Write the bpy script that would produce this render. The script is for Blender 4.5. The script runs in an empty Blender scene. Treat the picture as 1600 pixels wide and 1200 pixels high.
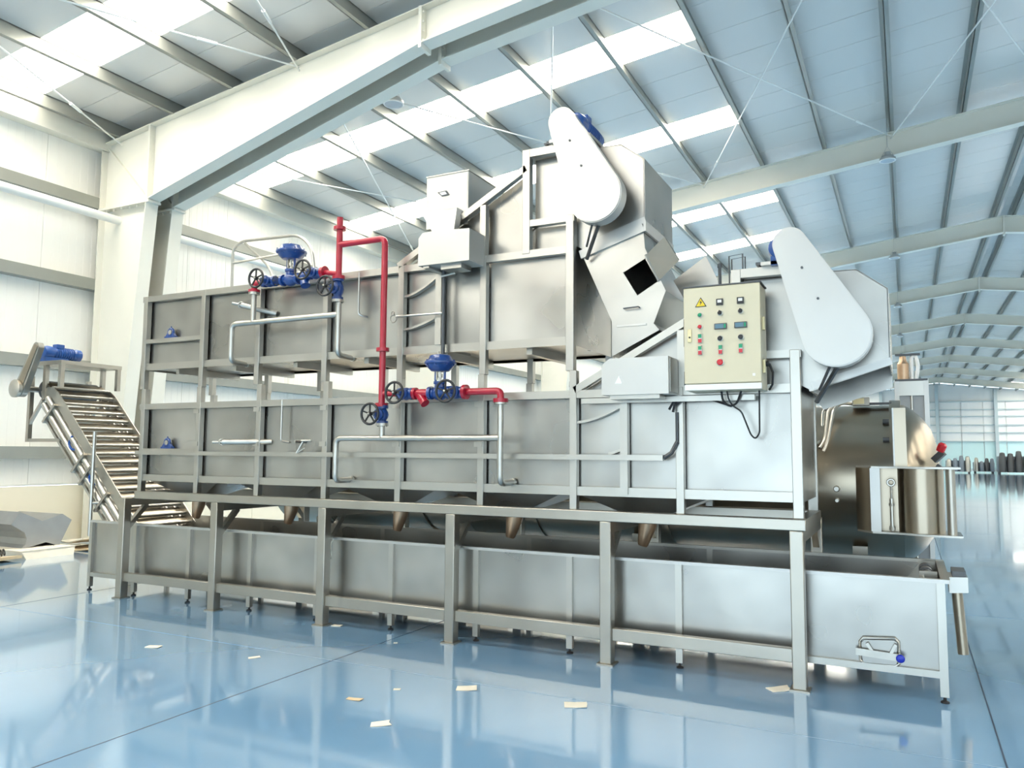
import bpy, bmesh, math, random
from mathutils import Vector, Matrix
from mathutils.geometry import tessellate_polygon
random.seed(7)
PI = math.pi
SC = bpy.context.scene
COL = SC.collection

# ---------------------------------------------------------------- camera
def make_camera():
    f, yaw, pit, rol = 1218.5, .469173, .086465, .0068803
    cy, sy, cp, sp, cr, sr = (math.cos(yaw), math.sin(yaw), math.cos(pit), math.sin(pit), math.cos(rol), math.sin(rol))
    fwd = Vector((-sy * cp, cy * cp, sp)); rt = Vector((cy, sy, 0)); up = rt.cross(fwd)
    r2 = rt * cr + up * sr; u2 = up * cr - rt * sr
    cd = bpy.data.cameras.new('camera'); cam = bpy.data.objects.new('camera', cd); COL.objects.link(cam)
    cam.matrix_world = Matrix(((r2.x, u2.x, -fwd.x, 0), (r2.y, u2.y, -fwd.y, 0), (r2.z, u2.z, -fwd.z, 1.6), (0, 0, 0, 1)))
    cd.sensor_width = 36; cd.lens = 36 * f / 1600; cd.clip_start = .05; cd.clip_end = 400
    SC.camera = cam
make_camera()

# ---------------------------------------------------------------- world, exposure
w = bpy.data.worlds.new('world'); SC.world = w; w.use_nodes = True
w.node_tree.nodes['Background'].inputs[0].default_value = (.72, .89, 1, 1)
w.node_tree.nodes['Background'].inputs[1].default_value = 2.9
SKYLIGHT = 14.0          # daylight through the translucent roof sheets
vs = SC.view_settings
vs.view_transform = 'Standard'; vs.look = 'None'; vs.gamma = 1; vs.use_curve_mapping = False
vs.exposure = 0.55

# ---------------------------------------------------------------- materials
def new_mat(name):
    m = bpy.data.materials.new(name); m.use_nodes = True
    return m, m.node_tree.nodes, m.node_tree.links, m.node_tree.nodes['Principled BSDF']
def plain(name, col, rough=.5, metal=0., noise=0., scale=6., coat=0., spec=.5, rnoise=0., stretch=(1, 1, 1), wave=0.):
    m, N, L, b = new_mat(name)
    b.inputs['Roughness'].default_value = rough; b.inputs['Metallic'].default_value = metal
    b.inputs['Coat Weight'].default_value = coat; b.inputs['Specular IOR Level'].default_value = spec
    b.inputs['Base Color'].default_value = (*col, 1)
    if noise or rnoise or wave:
        tc = N.new('ShaderNodeTexCoord'); mp = N.new('ShaderNodeMapping'); mp.inputs['Scale'].default_value = stretch
        g = N.new('ShaderNodeNewGeometry')
        L.new(g.outputs['Position'], mp.inputs['Vector'])
        nz = N.new('ShaderNodeTexNoise'); nz.inputs['Scale'].default_value = scale; nz.inputs['Detail'].default_value = 2
        L.new(mp.outputs[0], nz.inputs['Vector'])
        if noise:
            cr = N.new('ShaderNodeValToRGB')
            cr.color_ramp.elements[0].position = .12; cr.color_ramp.elements[1].position = .9
            cr.color_ramp.elements[0].color = (*[max(0, c * (1 - noise)) for c in col], 1)
            cr.color_ramp.elements[1].color = (*[min(1, c * (1 + noise * .6)) for c in col], 1)
            L.new(nz.outputs['Fac'], cr.inputs[0]); L.new(cr.outputs[0], b.inputs['Base Color'])
        if rnoise:
            mr = N.new('ShaderNodeMapRange'); mr.inputs['From Min'].default_value = .1; mr.inputs['From Max'].default_value = .9
            mr.inputs['To Min'].default_value = max(.02, rough - rnoise); mr.inputs['To Max'].default_value = rough + rnoise
            L.new(nz.outputs['Fac'], mr.inputs['Value']); L.new(mr.outputs[0], b.inputs['Roughness'])
        if wave:                                   # faint sheet-metal waviness
            n2 = N.new('ShaderNodeTexNoise'); n2.inputs['Scale'].default_value = 2.6; n2.inputs['Detail'].default_value = 1
            L.new(g.outputs['Position'], n2.inputs['Vector'])
            bp = N.new('ShaderNodeBump'); bp.inputs['Strength'].default_value = wave; bp.inputs['Distance'].default_value = .03
            L.new(n2.outputs['Fac'], bp.inputs['Height']); L.new(bp.outputs[0], b.inputs['Normal'])
    return m
def emit(name, col, s):
    m, N, L, b = new_mat(name)
    b.inputs['Base Color'].default_value = (.8, .8, .8, 1)
    b.inputs['Emission Color'].default_value = (*col, 1); b.inputs['Emission Strength'].default_value = s
    return m
M = dict(
    steel=plain('brushed_steel', (.47, .455, .415), .33, .94, .14, 2.2, rnoise=.04, wave=.10),
    sheet=plain('steel_sheet', (.44, .43, .40), .30, .95, .55, 1.5, rnoise=.08, wave=.22),
    frame=plain('steel_frame', (.42, .395, .345), .33, .92, .14, 3.0, rnoise=.04, wave=.1),
    brown=plain('rolled_steel', (.36, .31, .24), .28, .95, .14, 1.6, wave=.12),
    guard=plain('guard_steel', (.52, .515, .49), .38, .7, .07, 2.5, rnoise=.04, wave=.15),
    dark=plain('dark_steel', (.10, .105, .11), .45, .6),
    pipe=plain('galvanised_pipe', (.50, .485, .44), .34, .92, .15, 9),
    red=plain('red_paint', (.42, .006, .028), .32, 0, .12, 12, coat=.3),
    blue=plain('blue_paint', (.007, .05, .225), .3, 0, .25, 14, coat=.4),
    motor=plain('motor_blue', (.005, .07, .30), .36, 0, .25, 14, coat=.2),
    knobblue=plain('blue_plastic', (.004, .02, .42), .3),
    black=plain('black_plastic', (.012, .012, .013), .38),
    rubber=plain('black_rubber', (.02, .02, .022), .6),
    cream=plain('cabinet_cream', (.70, .63, .45), .42, 0, .04, 6),
    white=plain('white_paint', (.86, .86, .84), .45),
    paper=plain('white_paper', (.85, .84, .8), .7),
    yellow=plain('yellow_sign', (.85, .62, .02), .45),
    green=plain('green_lens', (.0, .30, .13), .25),
    redlens=plain('red_lens', (.6, .01, .02), .25),
    screen=plain('grey_screen', (.09, .19, .25), .2),
    brass=plain('lock_plate', (.72, .62, .36), .35, .4),
    portal=plain('portal_cream', (.78, .76, .67), .42, 0, .03, 2),
    rod=plain('white_rod', (.82, .82, .78), .45),
    purlin=plain('galvanised_purlin', (.33, .34, .31), .42, .5, .08, 3),
    roof=plain('roof_sheet', (.72, .70, .66), .27, .0, .03, .6),
    wall=plain('wall_cladding', (.90, .885, .83), .5, 0, .02, .7),
    plinth=plain('plinth_panel', (.90, .84, .68), .6, 0, .03, 1.2),
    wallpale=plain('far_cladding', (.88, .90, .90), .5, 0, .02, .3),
    card=plain('cardboard', (.62, .48, .30), .8, 0, .15, 9),
    cardpale=plain('pale_cardboard', (.78, .72, .60), .8, 0, .12, 9),
    joint=plain('floor_joint', (.045, .075, .12), .5),
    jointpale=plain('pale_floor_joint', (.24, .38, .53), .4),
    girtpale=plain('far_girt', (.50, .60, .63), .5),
    dullmetal=plain('dull_grey_sheet', (.34, .35, .35), .45, .55, .12, 4),
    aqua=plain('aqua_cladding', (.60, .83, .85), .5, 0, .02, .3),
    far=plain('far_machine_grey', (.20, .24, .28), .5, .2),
    copper=plain('copper_pipe', (.55, .38, .25), .35, .8, .2, 9),
    lampglass=plain('lamp_lens', (.45, .5, .55), .2),
    lampbody=plain('lamp_body', (.45, .46, .46), .4, .3),
    skylight=emit('skylight_sheet', (1, .935, .81), SKYLIGHT),
)
def floor_material():
    m, N, L, b = new_mat('blue_epoxy_floor')
    g = N.new('ShaderNodeNewGeometry')
    n1 = N.new('ShaderNodeTexNoise'); n1.inputs['Scale'].default_value = .55; n1.inputs['Detail'].default_value = 5
    L.new(g.outputs['Position'], n1.inputs['Vector'])
    cr = N.new('ShaderNodeValToRGB'); cr.color_ramp.elements[0].position = .3; cr.color_ramp.elements[1].position = .75
    cr.color_ramp.elements[0].color = (.16, .32, .51, 1); cr.color_ramp.elements[1].color = (.21, .38, .57, 1)
    L.new(n1.outputs['Fac'], cr.inputs[0]); L.new(cr.outputs[0], b.inputs['Base Color'])
    mr = N.new('ShaderNodeMapRange'); mr.inputs['To Min'].default_value = .05; mr.inputs['To Max'].default_value = .16
    n2 = N.new('ShaderNodeTexNoise'); n2.inputs['Scale'].default_value = 1.4; n2.inputs['Detail'].default_value = 6
    L.new(g.outputs['Position'], n2.inputs['Vector']); L.new(n2.outputs['Fac'], mr.inputs['Value']); L.new(mr.outputs[0], b.inputs['Roughness'])
    bp = N.new('ShaderNodeBump'); bp.inputs['Strength'].default_value = .05; bp.inputs['Distance'].default_value = .02
    n3 = N.new('ShaderNodeTexNoise'); n3.inputs['Scale'].default_value = 2.2; n3.inputs['Detail'].default_value = 2
    L.new(g.outputs['Position'], n3.inputs['Vector']); L.new(n3.outputs['Fac'], bp.inputs['Height']); L.new(bp.outputs[0], b.inputs['Normal'])
    b.inputs['Specular IOR Level'].default_value = .75; b.inputs['Coat Weight'].default_value = 1.0; b.inputs['Coat Roughness'].default_value = .06
    return m
M['floor'] = floor_material()

# ---------------------------------------------------------------- helpers
WLOC = {}
def thing(name, label=None, cat=None, loc=(0, 0, 0), group=None, kind=None, parent=None):
    o = bpy.data.objects.new(name, None); COL.objects.link(o); o.empty_display_size = .1
    p = WLOC[parent.name] if parent else Vector((0, 0, 0))
    o.parent = parent; o.location = Vector(loc) - p; WLOC[o.name] = Vector(loc)
    tag(o, label, cat, group, kind)
    return o
def tag(o, label=None, cat=None, group=None, kind=None):
    if label: o['label'] = label
    if cat: o['category'] = cat
    if group: o['group'] = group
    if kind: o['kind'] = kind
    return o
class MB:
    def __init__(s): s.v = []; s.f = []
    def add(s, v, f):
        n = len(s.v); s.v += [Vector(p) for p in v]; s.f += [tuple(i + n for i in q) for q in f]; return s
    def box(s, x0, x1, y0, y1, z0, z1):
        return s.add([(x0, y0, z0), (x1, y0, z0), (x1, y1, z0), (x0, y1, z0), (x0, y0, z1), (x1, y0, z1), (x1, y1, z1), (x0, y1, z1)],
                     [(0, 3, 2, 1), (4, 5, 6, 7), (0, 1, 5, 4), (1, 2, 6, 5), (2, 3, 7, 6), (3, 0, 4, 7)])
    def bar(s, p0, p1, wy, wz, up=(0, 0, 1)):          # rectangular bar between two points
        p0, p1 = Vector(p0), Vector(p1); d = (p1 - p0).normalized(); u = Vector(up)
        a = d.cross(u)
        a = a.normalized() if a.length > 1e-5 else Vector((1, 0, 0))
        b = a.cross(d).normalized(); a = a * wy / 2; b = b * wz / 2
        v = [p + q for p in (p0, p1) for q in (-a - b, a - b, a + b, -a + b)]
        return s.add(v, [(3, 2, 1, 0), (4, 5, 6, 7), (0, 1, 5, 4), (1, 2, 6, 5), (2, 3, 7, 6), (3, 0, 4, 7)])
    def tube(s, pts, r, n=10, caps=True, bend=0):
        pts = [Vector(p) for p in pts]
        if bend: pts = fillet(pts, bend)
        prev = None; rings = []
        for i, p in enumerate(pts):
            t = (pts[min(i + 1, len(pts) - 1)] - pts[max(i - 1, 0)]).normalized()
            if prev is None:
                a = t.orthogonal().normalized()
            else:
                a = (prev - t * prev.dot(t)).normalized()
            prev = a; b = t.cross(a); rr = r[i] if isinstance(r, (list, tuple)) else r
            rings.append([p + (a * math.cos(2 * PI * k / n) + b * math.sin(2 * PI * k / n)) * rr for k in range(n)])
        v = [q for g in rings for q in g]; f = []
        for i in range(len(rings) - 1):
            for k in range(n):
                f.append((i * n + k, i * n + (k + 1) % n, (i + 1) * n + (k + 1) % n, (i + 1) * n + k))
        if caps: f.append(tuple(range(n - 1, -1, -1))); f.append(tuple((len(rings) - 1) * n + k for k in range(n)))
        return s.add(v, f)
    def cyl(s, p0, p1, r, n=14): return s.tube([p0, p1], r, n)
    def lathe(s, prof, c, ax, n=20):                    # prof: (along, radius)
        c = Vector(c); ax = Vector(ax).normalized(); a = ax.orthogonal().normalized(); b = ax.cross(a); v = []; f = []
        for h, r in prof:
            v += [c + ax * h + (a * math.cos(2 * PI * k / n) + b * math.sin(2 * PI * k / n)) * max(r, 1e-4) for k in range(n)]
        for i in range(len(prof) - 1):
            for k in range(n): f.append((i * n + k, i * n + (k + 1) % n, (i + 1) * n + (k + 1) % n, (i + 1) * n + k))
        f.append(tuple(range(n - 1, -1, -1))); f.append(tuple((len(prof) - 1) * n + k for k in range(n)))
        return s.add(v, f)
    def prism(s, poly, a0, a1, plane='xz', hole=None):   # polygon in a plane, extruded along the third axis
        def P(p, a): return {'xz': (p[0], a, p[1]), 'yz': (a, p[0], p[1]), 'xy': (p[0], p[1], a)}[plane]
        loops = [poly] + ([hole] if hole else [])
        tri = tessellate_polygon([[Vector((q[0], q[1], 0)) for q in l] for l in loops])
        allp = [q for l in loops for q in l]; n = len(allp)
        v = [P(q, a0) for q in allp] + [P(q, a1) for q in allp]
        f = [tuple(t) for t in tri] + [tuple(i + n for i in reversed(t)) for t in tri]
        o = 0
        for l in loops:
            for i in range(len(l)): j = (i + 1) % len(l); f.append((o + i, o + j, o + j + n, o + i + n))
            o += len(l)
        return s.add(v, f)
    def torus(s, c, ax, R, r, n=22, m=7):
        c = Vector(c); ax = Vector(ax).normalized(); a = ax.orthogonal().normalized(); b = ax.cross(a); v = []; f = []
        for i in range(n):
            d = a * math.cos(2 * PI * i / n) + b * math.sin(2 * PI * i / n)
            v += [c + d * (R + r * math.cos(2 * PI * k / m)) + ax * r * math.sin(2 * PI * k / m) for k in range(m)]
        for i in range(n):
            for k in range(m): f.append((i * m + k, i * m + (k + 1) % m, ((i + 1) % n) * m + (k + 1) % m, ((i + 1) % n) * m + k))
        return s.add(v, f)
    def build(s, name, mat, parent=None, label=None, cat=None, group=None, kind=None, bevel=0, origin=None):
        lo = Vector([min(p[i] for p in s.v) for i in range(3)]); hi = Vector([max(p[i] for p in s.v) for i in range(3)])
        c = Vector(origin) if origin else Vector(((lo.x + hi.x) / 2, (lo.y + hi.y) / 2, lo.z))
        me = bpy.data.meshes.new(name); me.from_pydata([p - c for p in s.v], [], s.f)
        bm = bmesh.new(); bm.from_mesh(me); bmesh.ops.recalc_face_normals(bm, faces=bm.faces); bm.to_mesh(me); bm.free()
        me.materials.append(M[mat]); me.shade_smooth(); me.set_sharp_from_angle(angle=math.radians(32))
        o = bpy.data.objects.new(name, me); COL.objects.link(o)
        p = WLOC[parent.name] if parent else Vector((0, 0, 0))
        o.parent = parent; o.location = c - p; WLOC[o.name] = c
        if bevel:
            bv = o.modifiers.new('bevel', 'BEVEL'); bv.width = bevel; bv.segments = 2; bv.limit_method = 'ANGLE'
        tag(o, label, cat, group, kind)
        return o
def again(o, loc, parent=None):                           # another copy of a mesh at a world position
    c = o.copy(); COL.objects.link(c); p = WLOC[parent.name] if parent else Vector((0, 0, 0))
    c.parent = parent; c.location = Vector(loc) - p; WLOC[c.name] = Vector(loc)
    return c
def fillet(pts, r, n=5):
    out = [pts[0]]
    for i in range(1, len(pts) - 1):
        a, b, c = pts[i - 1], pts[i], pts[i + 1]; d0 = (a - b); d1 = (c - b)
        q = min(r, d0.length * .49, d1.length * .49); p0 = b + d0.normalized() * q; p1 = b + d1.normalized() * q
        for k in range(n + 1):
            t = k / n; out.append(p0 * (1 - t) ** 2 + b * 2 * t * (1 - t) + p1 * t * t)
    return out + [pts[-1]]
def arc(c, r, a0, a1, n): return [(c[0] + r * math.cos(a0 + (a1 - a0) * i / n), c[1] + r * math.sin(a0 + (a1 - a0) * i / n)) for i in range(n + 1)]
def teardrop(c0, r0, c1, r1, n=14):                        # outline round two circles
    dx, dz = c1[0] - c0[0], c1[1] - c0[1]; d = math.hypot(dx, dz); a = math.atan2(dz, dx); b = math.acos((r0 - r1) / d)
    return arc(c0, r0, a + b, a + 2 * PI - b, n) + arc(c1, r1, a - b, a + b, n)

# ================================================================ THE HALL
XW, XR, XE = -13.05, 2.87, 18.8             # left wall, ridge, right wall
YB0, YB1 = -17.0, 94.4                      # gables
F0, BAY = 9.17, 9.42                        # first frame behind the machine, bay length
def ztop(x): return 7.1 + .12 * (x + 12.9) if x <= XR else 7.1 + .12 * (2 * XR - x + 12.9)
fl = MB().box(XW - .3, XE + .3, YB0 - 20, YB1 + .3, -.2, 0).build('floor', 'floor', kind='structure')
def joint(x0, x1, y0, y1): MB().box(x0, x1, y0, y1, -.003, .0008).build('joint', 'joint', fl)
for x in (-12.5, -8.24, -3.98, .40, 4.7, 9.0, 13.3): joint(x - .005, x + .005, YB0, YB1)
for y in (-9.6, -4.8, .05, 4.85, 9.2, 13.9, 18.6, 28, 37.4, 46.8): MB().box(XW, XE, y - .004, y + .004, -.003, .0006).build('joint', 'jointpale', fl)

# roof
ceil = thing('ceiling', kind='structure', loc=(XR, 40, 7))
RS = .24                                    # underside of sheet above rafter top
def sheet(name, mat, x0, x1, y0, y1, parent, th=.06, lift=0):
    g = .006
    return MB().add([(x, y, ztop(x) + RS + lift + t) for t in (0, th) for x, y in ((x0, y0 + g), (x1, y0 + g), (x1, y1 - g), (x0, y1 - g))],
                    [(0, 1, 2, 3), (7, 6, 5, 4), (0, 4, 5, 1), (1, 5, 6, 2), (2, 6, 7, 3), (3, 7, 4, 0)]).build(name, mat, parent)
CAMI = SC.camera.matrix_world.inverted()
def in_view(x, y, z):
    c = CAMI @ Vector((x, y, z))
    return c.z < -.1 and abs(c.x / c.z) * 1218.5 < 800 and abs(c.y / c.z) * 1218.5 < 600
def rowset(y0, y1, pitch, sky):
    n = round((y1 - y0) / pitch)
    for j in range(n):
        a, b = y0 + (y1 - y0) * j / n, y0 + (y1 - y0) * (j + 1) / n
        for side in (0, 1):
            m = lambda x: x if side == 0 else 2 * XR - x
            if any(abs(a - q) < .3 for q in sky):
                sheet('skylight_panel' if any(in_view(m(XW + (-2.95 - XW) * q / 12), y, ztop(m(XW + (-2.95 - XW) * q / 12)) + RS) for q in range(13) for y in (a, b)) else 'skylight_panel_offscreen', 'skylight', m(XW), m(-2.95), a, b, ceil)
                sheet('roof_panel', 'roof', m(-2.95), m(XR), a, b, ceil)
            else:
                sheet('roof_panel', 'roof', m(XW), m(XR), a, b, ceil)
sk = []
for k in range(9): sk += [11.64 + BAY * k, 15.40 + BAY * k]
rowset(YB0, 6.6, .944, [-13.22, -7.56, -3.78, 1.88])    # the two rooflight strips of each bay go on behind the camera
rowset(6.6, 7.52, .92, [6.6])
rowset(7.52, 8.814, .647, [])
rowset(8.814, 8.814 + .942 * 91, .942, sk)
def purlin(x):
    z = ztop(x); b = MB(); t = .012; h = RS + .004; fw = .075
    b.box(x - t / 2, x + t / 2, YB0, YB1, z, z + h); b.box(x - t / 2, x + fw, YB0, YB1, z, z + t); b.box(x - fw, x + t / 2, YB0, YB1, z + h - t - .01, z + h - .01)
    b.build('purlin', 'purlin', ceil)
PX = [1.25 - 1.37 * k for k in range(11)] + [2.62]
for x in PX:
    purlin(x); purlin(2 * XR - x)
MB().add([(x, y, ztop(XR) + RS + .05 - abs(x - XR) * .12 + t) for t in (0, .02) for x, y in ((XR - .25, YB0), (XR, YB0), (XR + .25, YB0), (XR + .25, YB1), (XR, YB1), (XR - .25, YB1))],
         [(0, 1, 4, 5), (1, 2, 3, 4), (6, 11, 10, 7), (7, 10, 9, 8)]).build('ridge_cap', 'roof', ceil)

# left wall: cladding sheets, girts, plinth
wl = thing('wall_left', kind='structure', loc=(XW, 40, 0))
p0 = MB().box(XW - .08, XW, 0, .992, .98, 7.36)
for k in range(7): p0.box(XW - .001, XW + .003, .04 + k * .142, .075 + k * .142, .98, 7.36)
p0 = p0.build('wall_panel', 'wall', wl, origin=(XW, 0, 0))
p0.location.y = YB0 - WLOC[wl.name].y
ny = int((YB1 - YB0) / 1.0)
for k in range(1, ny + 1): again(p0, (XW, YB0 + k * 1.0, 0), wl)
pl0 = MB().box(XW - .08, XW + .02, 0, 2.99, 0, .97).build('plinth_panel', 'plinth', wl, origin=(XW, 0, 0))
pl0.location.y = YB0 - WLOC[wl.name].y
for k in range(1, 37): again(pl0, (XW, YB0 + 3 * k, 0), wl)
for z in (.98, 1.53, 3.04, 4.52, 6.0):
    b = MB(); d = .03 if z < 1 else .2; hh = .03 if z < 1 else .1
    b.box(XW, XW + d - .012, YB0, YB1, z + hh - .012, z + hh)
    if z > 1: b.box(XW, XW + d - .012, YB0, YB1, z - hh, z - hh + .012); b.box(XW + d - .012, XW + d, YB0, YB1, z - hh, z + hh)
    b.build('girt', 'purlin' if z > 1 else 'wall', wl)
b = MB(); b.box(XW, XW + .24, YB0, YB1, 7.0, 7.06); b.box(XW + .24, XW + .28, YB0, YB1, 6.98, 7.37); b.build('eave_beam', 'portal', wl)
# right wall and gables
wr = thing('wall_right', kind='structure', loc=(XE, 40, 0))
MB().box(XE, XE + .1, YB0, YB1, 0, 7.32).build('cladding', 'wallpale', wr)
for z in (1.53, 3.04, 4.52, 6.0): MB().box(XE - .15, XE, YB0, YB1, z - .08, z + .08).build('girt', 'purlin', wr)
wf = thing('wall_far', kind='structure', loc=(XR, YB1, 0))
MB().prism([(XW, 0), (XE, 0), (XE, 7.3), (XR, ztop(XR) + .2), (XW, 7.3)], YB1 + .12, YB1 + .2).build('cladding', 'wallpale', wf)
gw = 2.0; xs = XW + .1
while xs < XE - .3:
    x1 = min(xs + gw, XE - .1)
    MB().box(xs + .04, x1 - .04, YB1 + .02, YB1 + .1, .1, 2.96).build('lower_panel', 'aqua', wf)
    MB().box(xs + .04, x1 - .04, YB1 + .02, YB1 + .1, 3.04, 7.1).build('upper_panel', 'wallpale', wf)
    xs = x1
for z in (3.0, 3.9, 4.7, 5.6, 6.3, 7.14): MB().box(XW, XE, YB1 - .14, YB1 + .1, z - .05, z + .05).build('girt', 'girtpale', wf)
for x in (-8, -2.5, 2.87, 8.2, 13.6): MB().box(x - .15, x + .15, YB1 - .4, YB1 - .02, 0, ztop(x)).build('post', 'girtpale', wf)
wb = thing('wall_back', kind='structure', loc=(XR, YB0, 0))      # gable behind the camera, with its big open doorway
MB().prism([(XW, 0), (-9, 0), (-9, 6.2), (14.5, 6.2), (14.5, 0), (XE, 0), (XE, 7.3), (XR, ztop(XR) + .2), (XW, 7.3)], YB0 - .1, YB0).build('cladding', 'wall', wb)
b = MB(); b.box(-9.15, -9, YB0 - .1, YB0 + .1, 0, 6.35); b.box(14.5, 14.65, YB0 - .1, YB0 + .1, 0, 6.35); b.box(-9.15, 14.65, YB0 - .1, YB0 + .1, 6.2, 6.35); b.build('doorway_frame', 'portal', wb)

# portal frames
ORD = ['', 'first', 'second', 'third', 'fourth', 'fifth', 'sixth', 'seventh', 'eighth', 'ninth', 'tenth']
def isect(b, outer, inner, y, fw=.25, t=.016, tw=.012):
    """tapered I member: outer and inner flange polylines (x,z), web between"""
    poly = outer + inner[::-1]
    b.prism(poly, y - tw / 2, y + tw / 2)
    for line in (outer, inner):
        for i in range(len(line) - 1):
            (xa, za), (xb, zb) = line[i], line[i + 1]
            b.bar((xa, y, za), (xb, y, zb), fw, t, up=(0, 0, 1) if abs(xb - xa) > abs(zb - za) else (1, 0, 0))
def portal(n, yy_=None):
    y = yy_ or F0 + BAY * (n - 1)
    lab = (f'{ORD[n]} cream portal frame counted from the machine towards the far gable' if n > 1 else
           'cream portal frame whose haunched rafter passes over the red pipework' if y < 9.2 else 'twin cream portal frame close behind the one over the pipework') if n > 0 else 'cream portal frame overhead on the doorway side of the machine'
    t = thing('portal_frame', lab, 'portal frame', (XR, y, 0), group='portal frames of the hall')
    for s in (0, 1):
        m = (lambda x: x) if s == 0 else (lambda x: 2 * XR - x)
        mp = lambda L: [(m(x), z) for x, z in L]
        c = MB(); isect(c, mp([(-12.85, 0), (-12.85, 5.86)]), mp([(-12.15, 0), (-11.62, 5.86)]), y)
        c.box(min(m(-13), m(-12)), max(m(-13), m(-12)), y - .2, y + .2, 0, .025)
        c = c.build('column', 'portal', t)
        e = MB(); e.box(min(m(-12.87), m(-11.55)), max(m(-12.87), m(-11.55)), y - .13, y + .13, 5.86, 5.9)
        for k in range(6):
            xx = -12.7 + k * .2
            for yy in (-.08, .08): e.cyl((m(xx), y + yy, 5.82), (m(xx), y + yy, 5.93), .016, 6)
        e.build('knee_plate', 'portal', c)
        r = MB(); isect(r, mp([(-12.85, 5.9), (-12.85, ztop(-12.85) - .01), (-6.0, ztop(-6) - .01), (XR, ztop(XR) - .01)]),
                        mp([(-11.6, 5.9), (-11.55, 5.93), (-6.0, ztop(-6) - .54), (XR, ztop(XR) - .52)]), y)
        r.box(min(m(-11.64), m(-11.6)), max(m(-11.64), m(-11.6)), y - .12, y + .12, 5.9, ztop(-11.6) - .02)
        r.bar((m(-12.8), y - .02, 7.05), (m(-11.7), y - .02, 5.98), .09, .02); r = r.build('rafter', 'portal', t)
        for xx in (-6.0,):
            e = MB(); e.box(m(xx) - .025, m(xx) + .025, y - .135, y + .135, ztop(-6) - .62, ztop(-6))
            for zz in (.08, .22, .36, .5):
                for yy in (-.09, .09): e.cyl((m(xx) - .05, y + yy, ztop(-6) - zz), (m(xx) + .05, y + yy, ztop(-6) - zz), .018, 6)
            e.build('splice_plate', 'portal', r)
        if n > 1 and s == 0:
            e = MB(); e.box(XR - .025, XR + .025, y - .135, y + .135, ztop(XR) - .6, ztop(XR) - .0); e.build('apex_plate', 'portal', t)
    return t
portal(0); portal(1, 8.99); portal(1, 9.53)
for n in range(2, 10): portal(n)
# roof bracing rods
NODES = [-12.45, -8.34, -4.23, -.12, 3.99]
for bay, where in ((0, 'over the doorway side'), (1, 'over the machine')):
    ya, yb = (F0 - BAY, 8.985) if bay == 0 else (9.535, F0 + BAY)
    for i in range(4):
        for a, c in ((NODES[i], NODES[i + 1]), (NODES[i + 1], NODES[i])):
            if c > XR or a > XR: a, c = min(a, XR), min(c, XR)
            dz = -.05 if a < c else -.11; pa, pc = Vector((a, ya, ztop(a) + dz)), Vector((c, yb, ztop(c) + dz))
            b = MB()
            b.tube([pa, pc], .014, 8)
            q = pa + (pc - pa) * .86; d = (pc - pa).normalized()
            b.tube([q - d * .14, q + d * .14], .026, 8)
            lab = f"white brace rod {where}, {ORD[i + 1]} panel from left wall, leaning {'away from' if a < c else 'towards'} it"
            b.build('brace_rod', 'rod', None, lab, 'brace rod', 'roof brace rods')
for bay, lab in ((0, 'white round eave strut between columns left of the red pipework'), (1, 'white round eave strut along the wall behind the upper tank')):
    MB().cyl((-12.45, (F0 - BAY, 9.53)[bay], 5.66), (-12.45, (8.99, F0 + BAY)[bay], 5.66), .075, 16).build('eave_strut', 'rod', None, lab, 'strut')
# high bay lamps
def lamp(x, y, z, lab):
    t = thing('high_bay_lamp', lab, 'lamp', (x, y, z), 'high bay lamps under the rafters')
    MB().lathe([(0, .15), (.01, .165), (.05, .165), (.06, .14), (.10, .12), (.12, .07), (.19, .06), (.2, .0)], (x, y, z), (0, 0, 1), 20).build('housing', 'lampbody', t)
    MB().lathe([(-.004, .0), (-.003, .135), (.004, .14)], (x, y, z), (0, 0, 1), 20).build('lens', 'lampglass', t)
    MB().torus((x, y, z + .0), (0, 0, 1), .155, .012, 20, 6).build('rim', 'white', t)
    zt = ztop(x) + RS
    b = MB(); b.tube([(x - .12, y, z + .1), (x, y, z + .32), (x + .12, y, z + .1)], .005, 6); b.cyl((x, y, z + .32), (x, y, zt), .005, 6); b.build('hanger', 'lampbody', t)
lamp(-7.22, 9.95, 7.165, 'round high bay lamp hanging beside the haunched rafter over the pipework')
for n in range(2, 9): lamp(-.19, F0 + BAY * (n - 1) - .30, 7.93, f'round high bay lamp under the {ORD[n]} portal frame from the machine')

# ================================================================ THE BLANCHING LINE
YF, YP, YK = 5.75, 5.815, 6.75            # post faces, panel plane, back
# ---- support frame
sf = thing('support_frame', 'welded steel support frame with square legs carrying the two stacked tanks', 'frame', (-4.1, 6.2, 0))
LEGX = [-.705 - 1.385 * k for k in range(6)]
for x in LEGX:
    for y0 in (5.71, 6.99):
        lg = MB().box(x - .045, x + .045, y0, y0 + .09, .01, 1.07).build('leg', 'frame', sf, bevel=.006)
        MB().box(x - .065, x + .065, y0 - (.02 if y0 < 6 else 0), y0 + .11, 0, .012).build('foot_plate', 'frame', lg)
    b = MB(); b.box(x - .04, x + .04, 5.80, 6.99, .985, 1.069); b.build('cross_beam', 'frame', sf)
    for ya, yb, za in ((5.80, 6.02, .76), (6.99, 6.85, .845)):
        MB().bar((x, ya, za), (x, yb, .99), .05, .05, up=(1, 0, 0)).build('brace', 'frame', sf)
for y0 in (5.71, 6.66):
    MB().box(-7.44, -.64, y0, y0 + .09, 1.07, 1.15).build('long_beam', 'frame', sf, bevel=.006)
    for a, c in zip(LEGX[:-1], LEGX[1:]): yr = y0 if y0 < 6 else 6.99; MB().box(c + .045, a - .045, yr + .025, yr + .085, .18, .272).build('lower_rail', 'frame', sf, bevel=.004)
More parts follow.
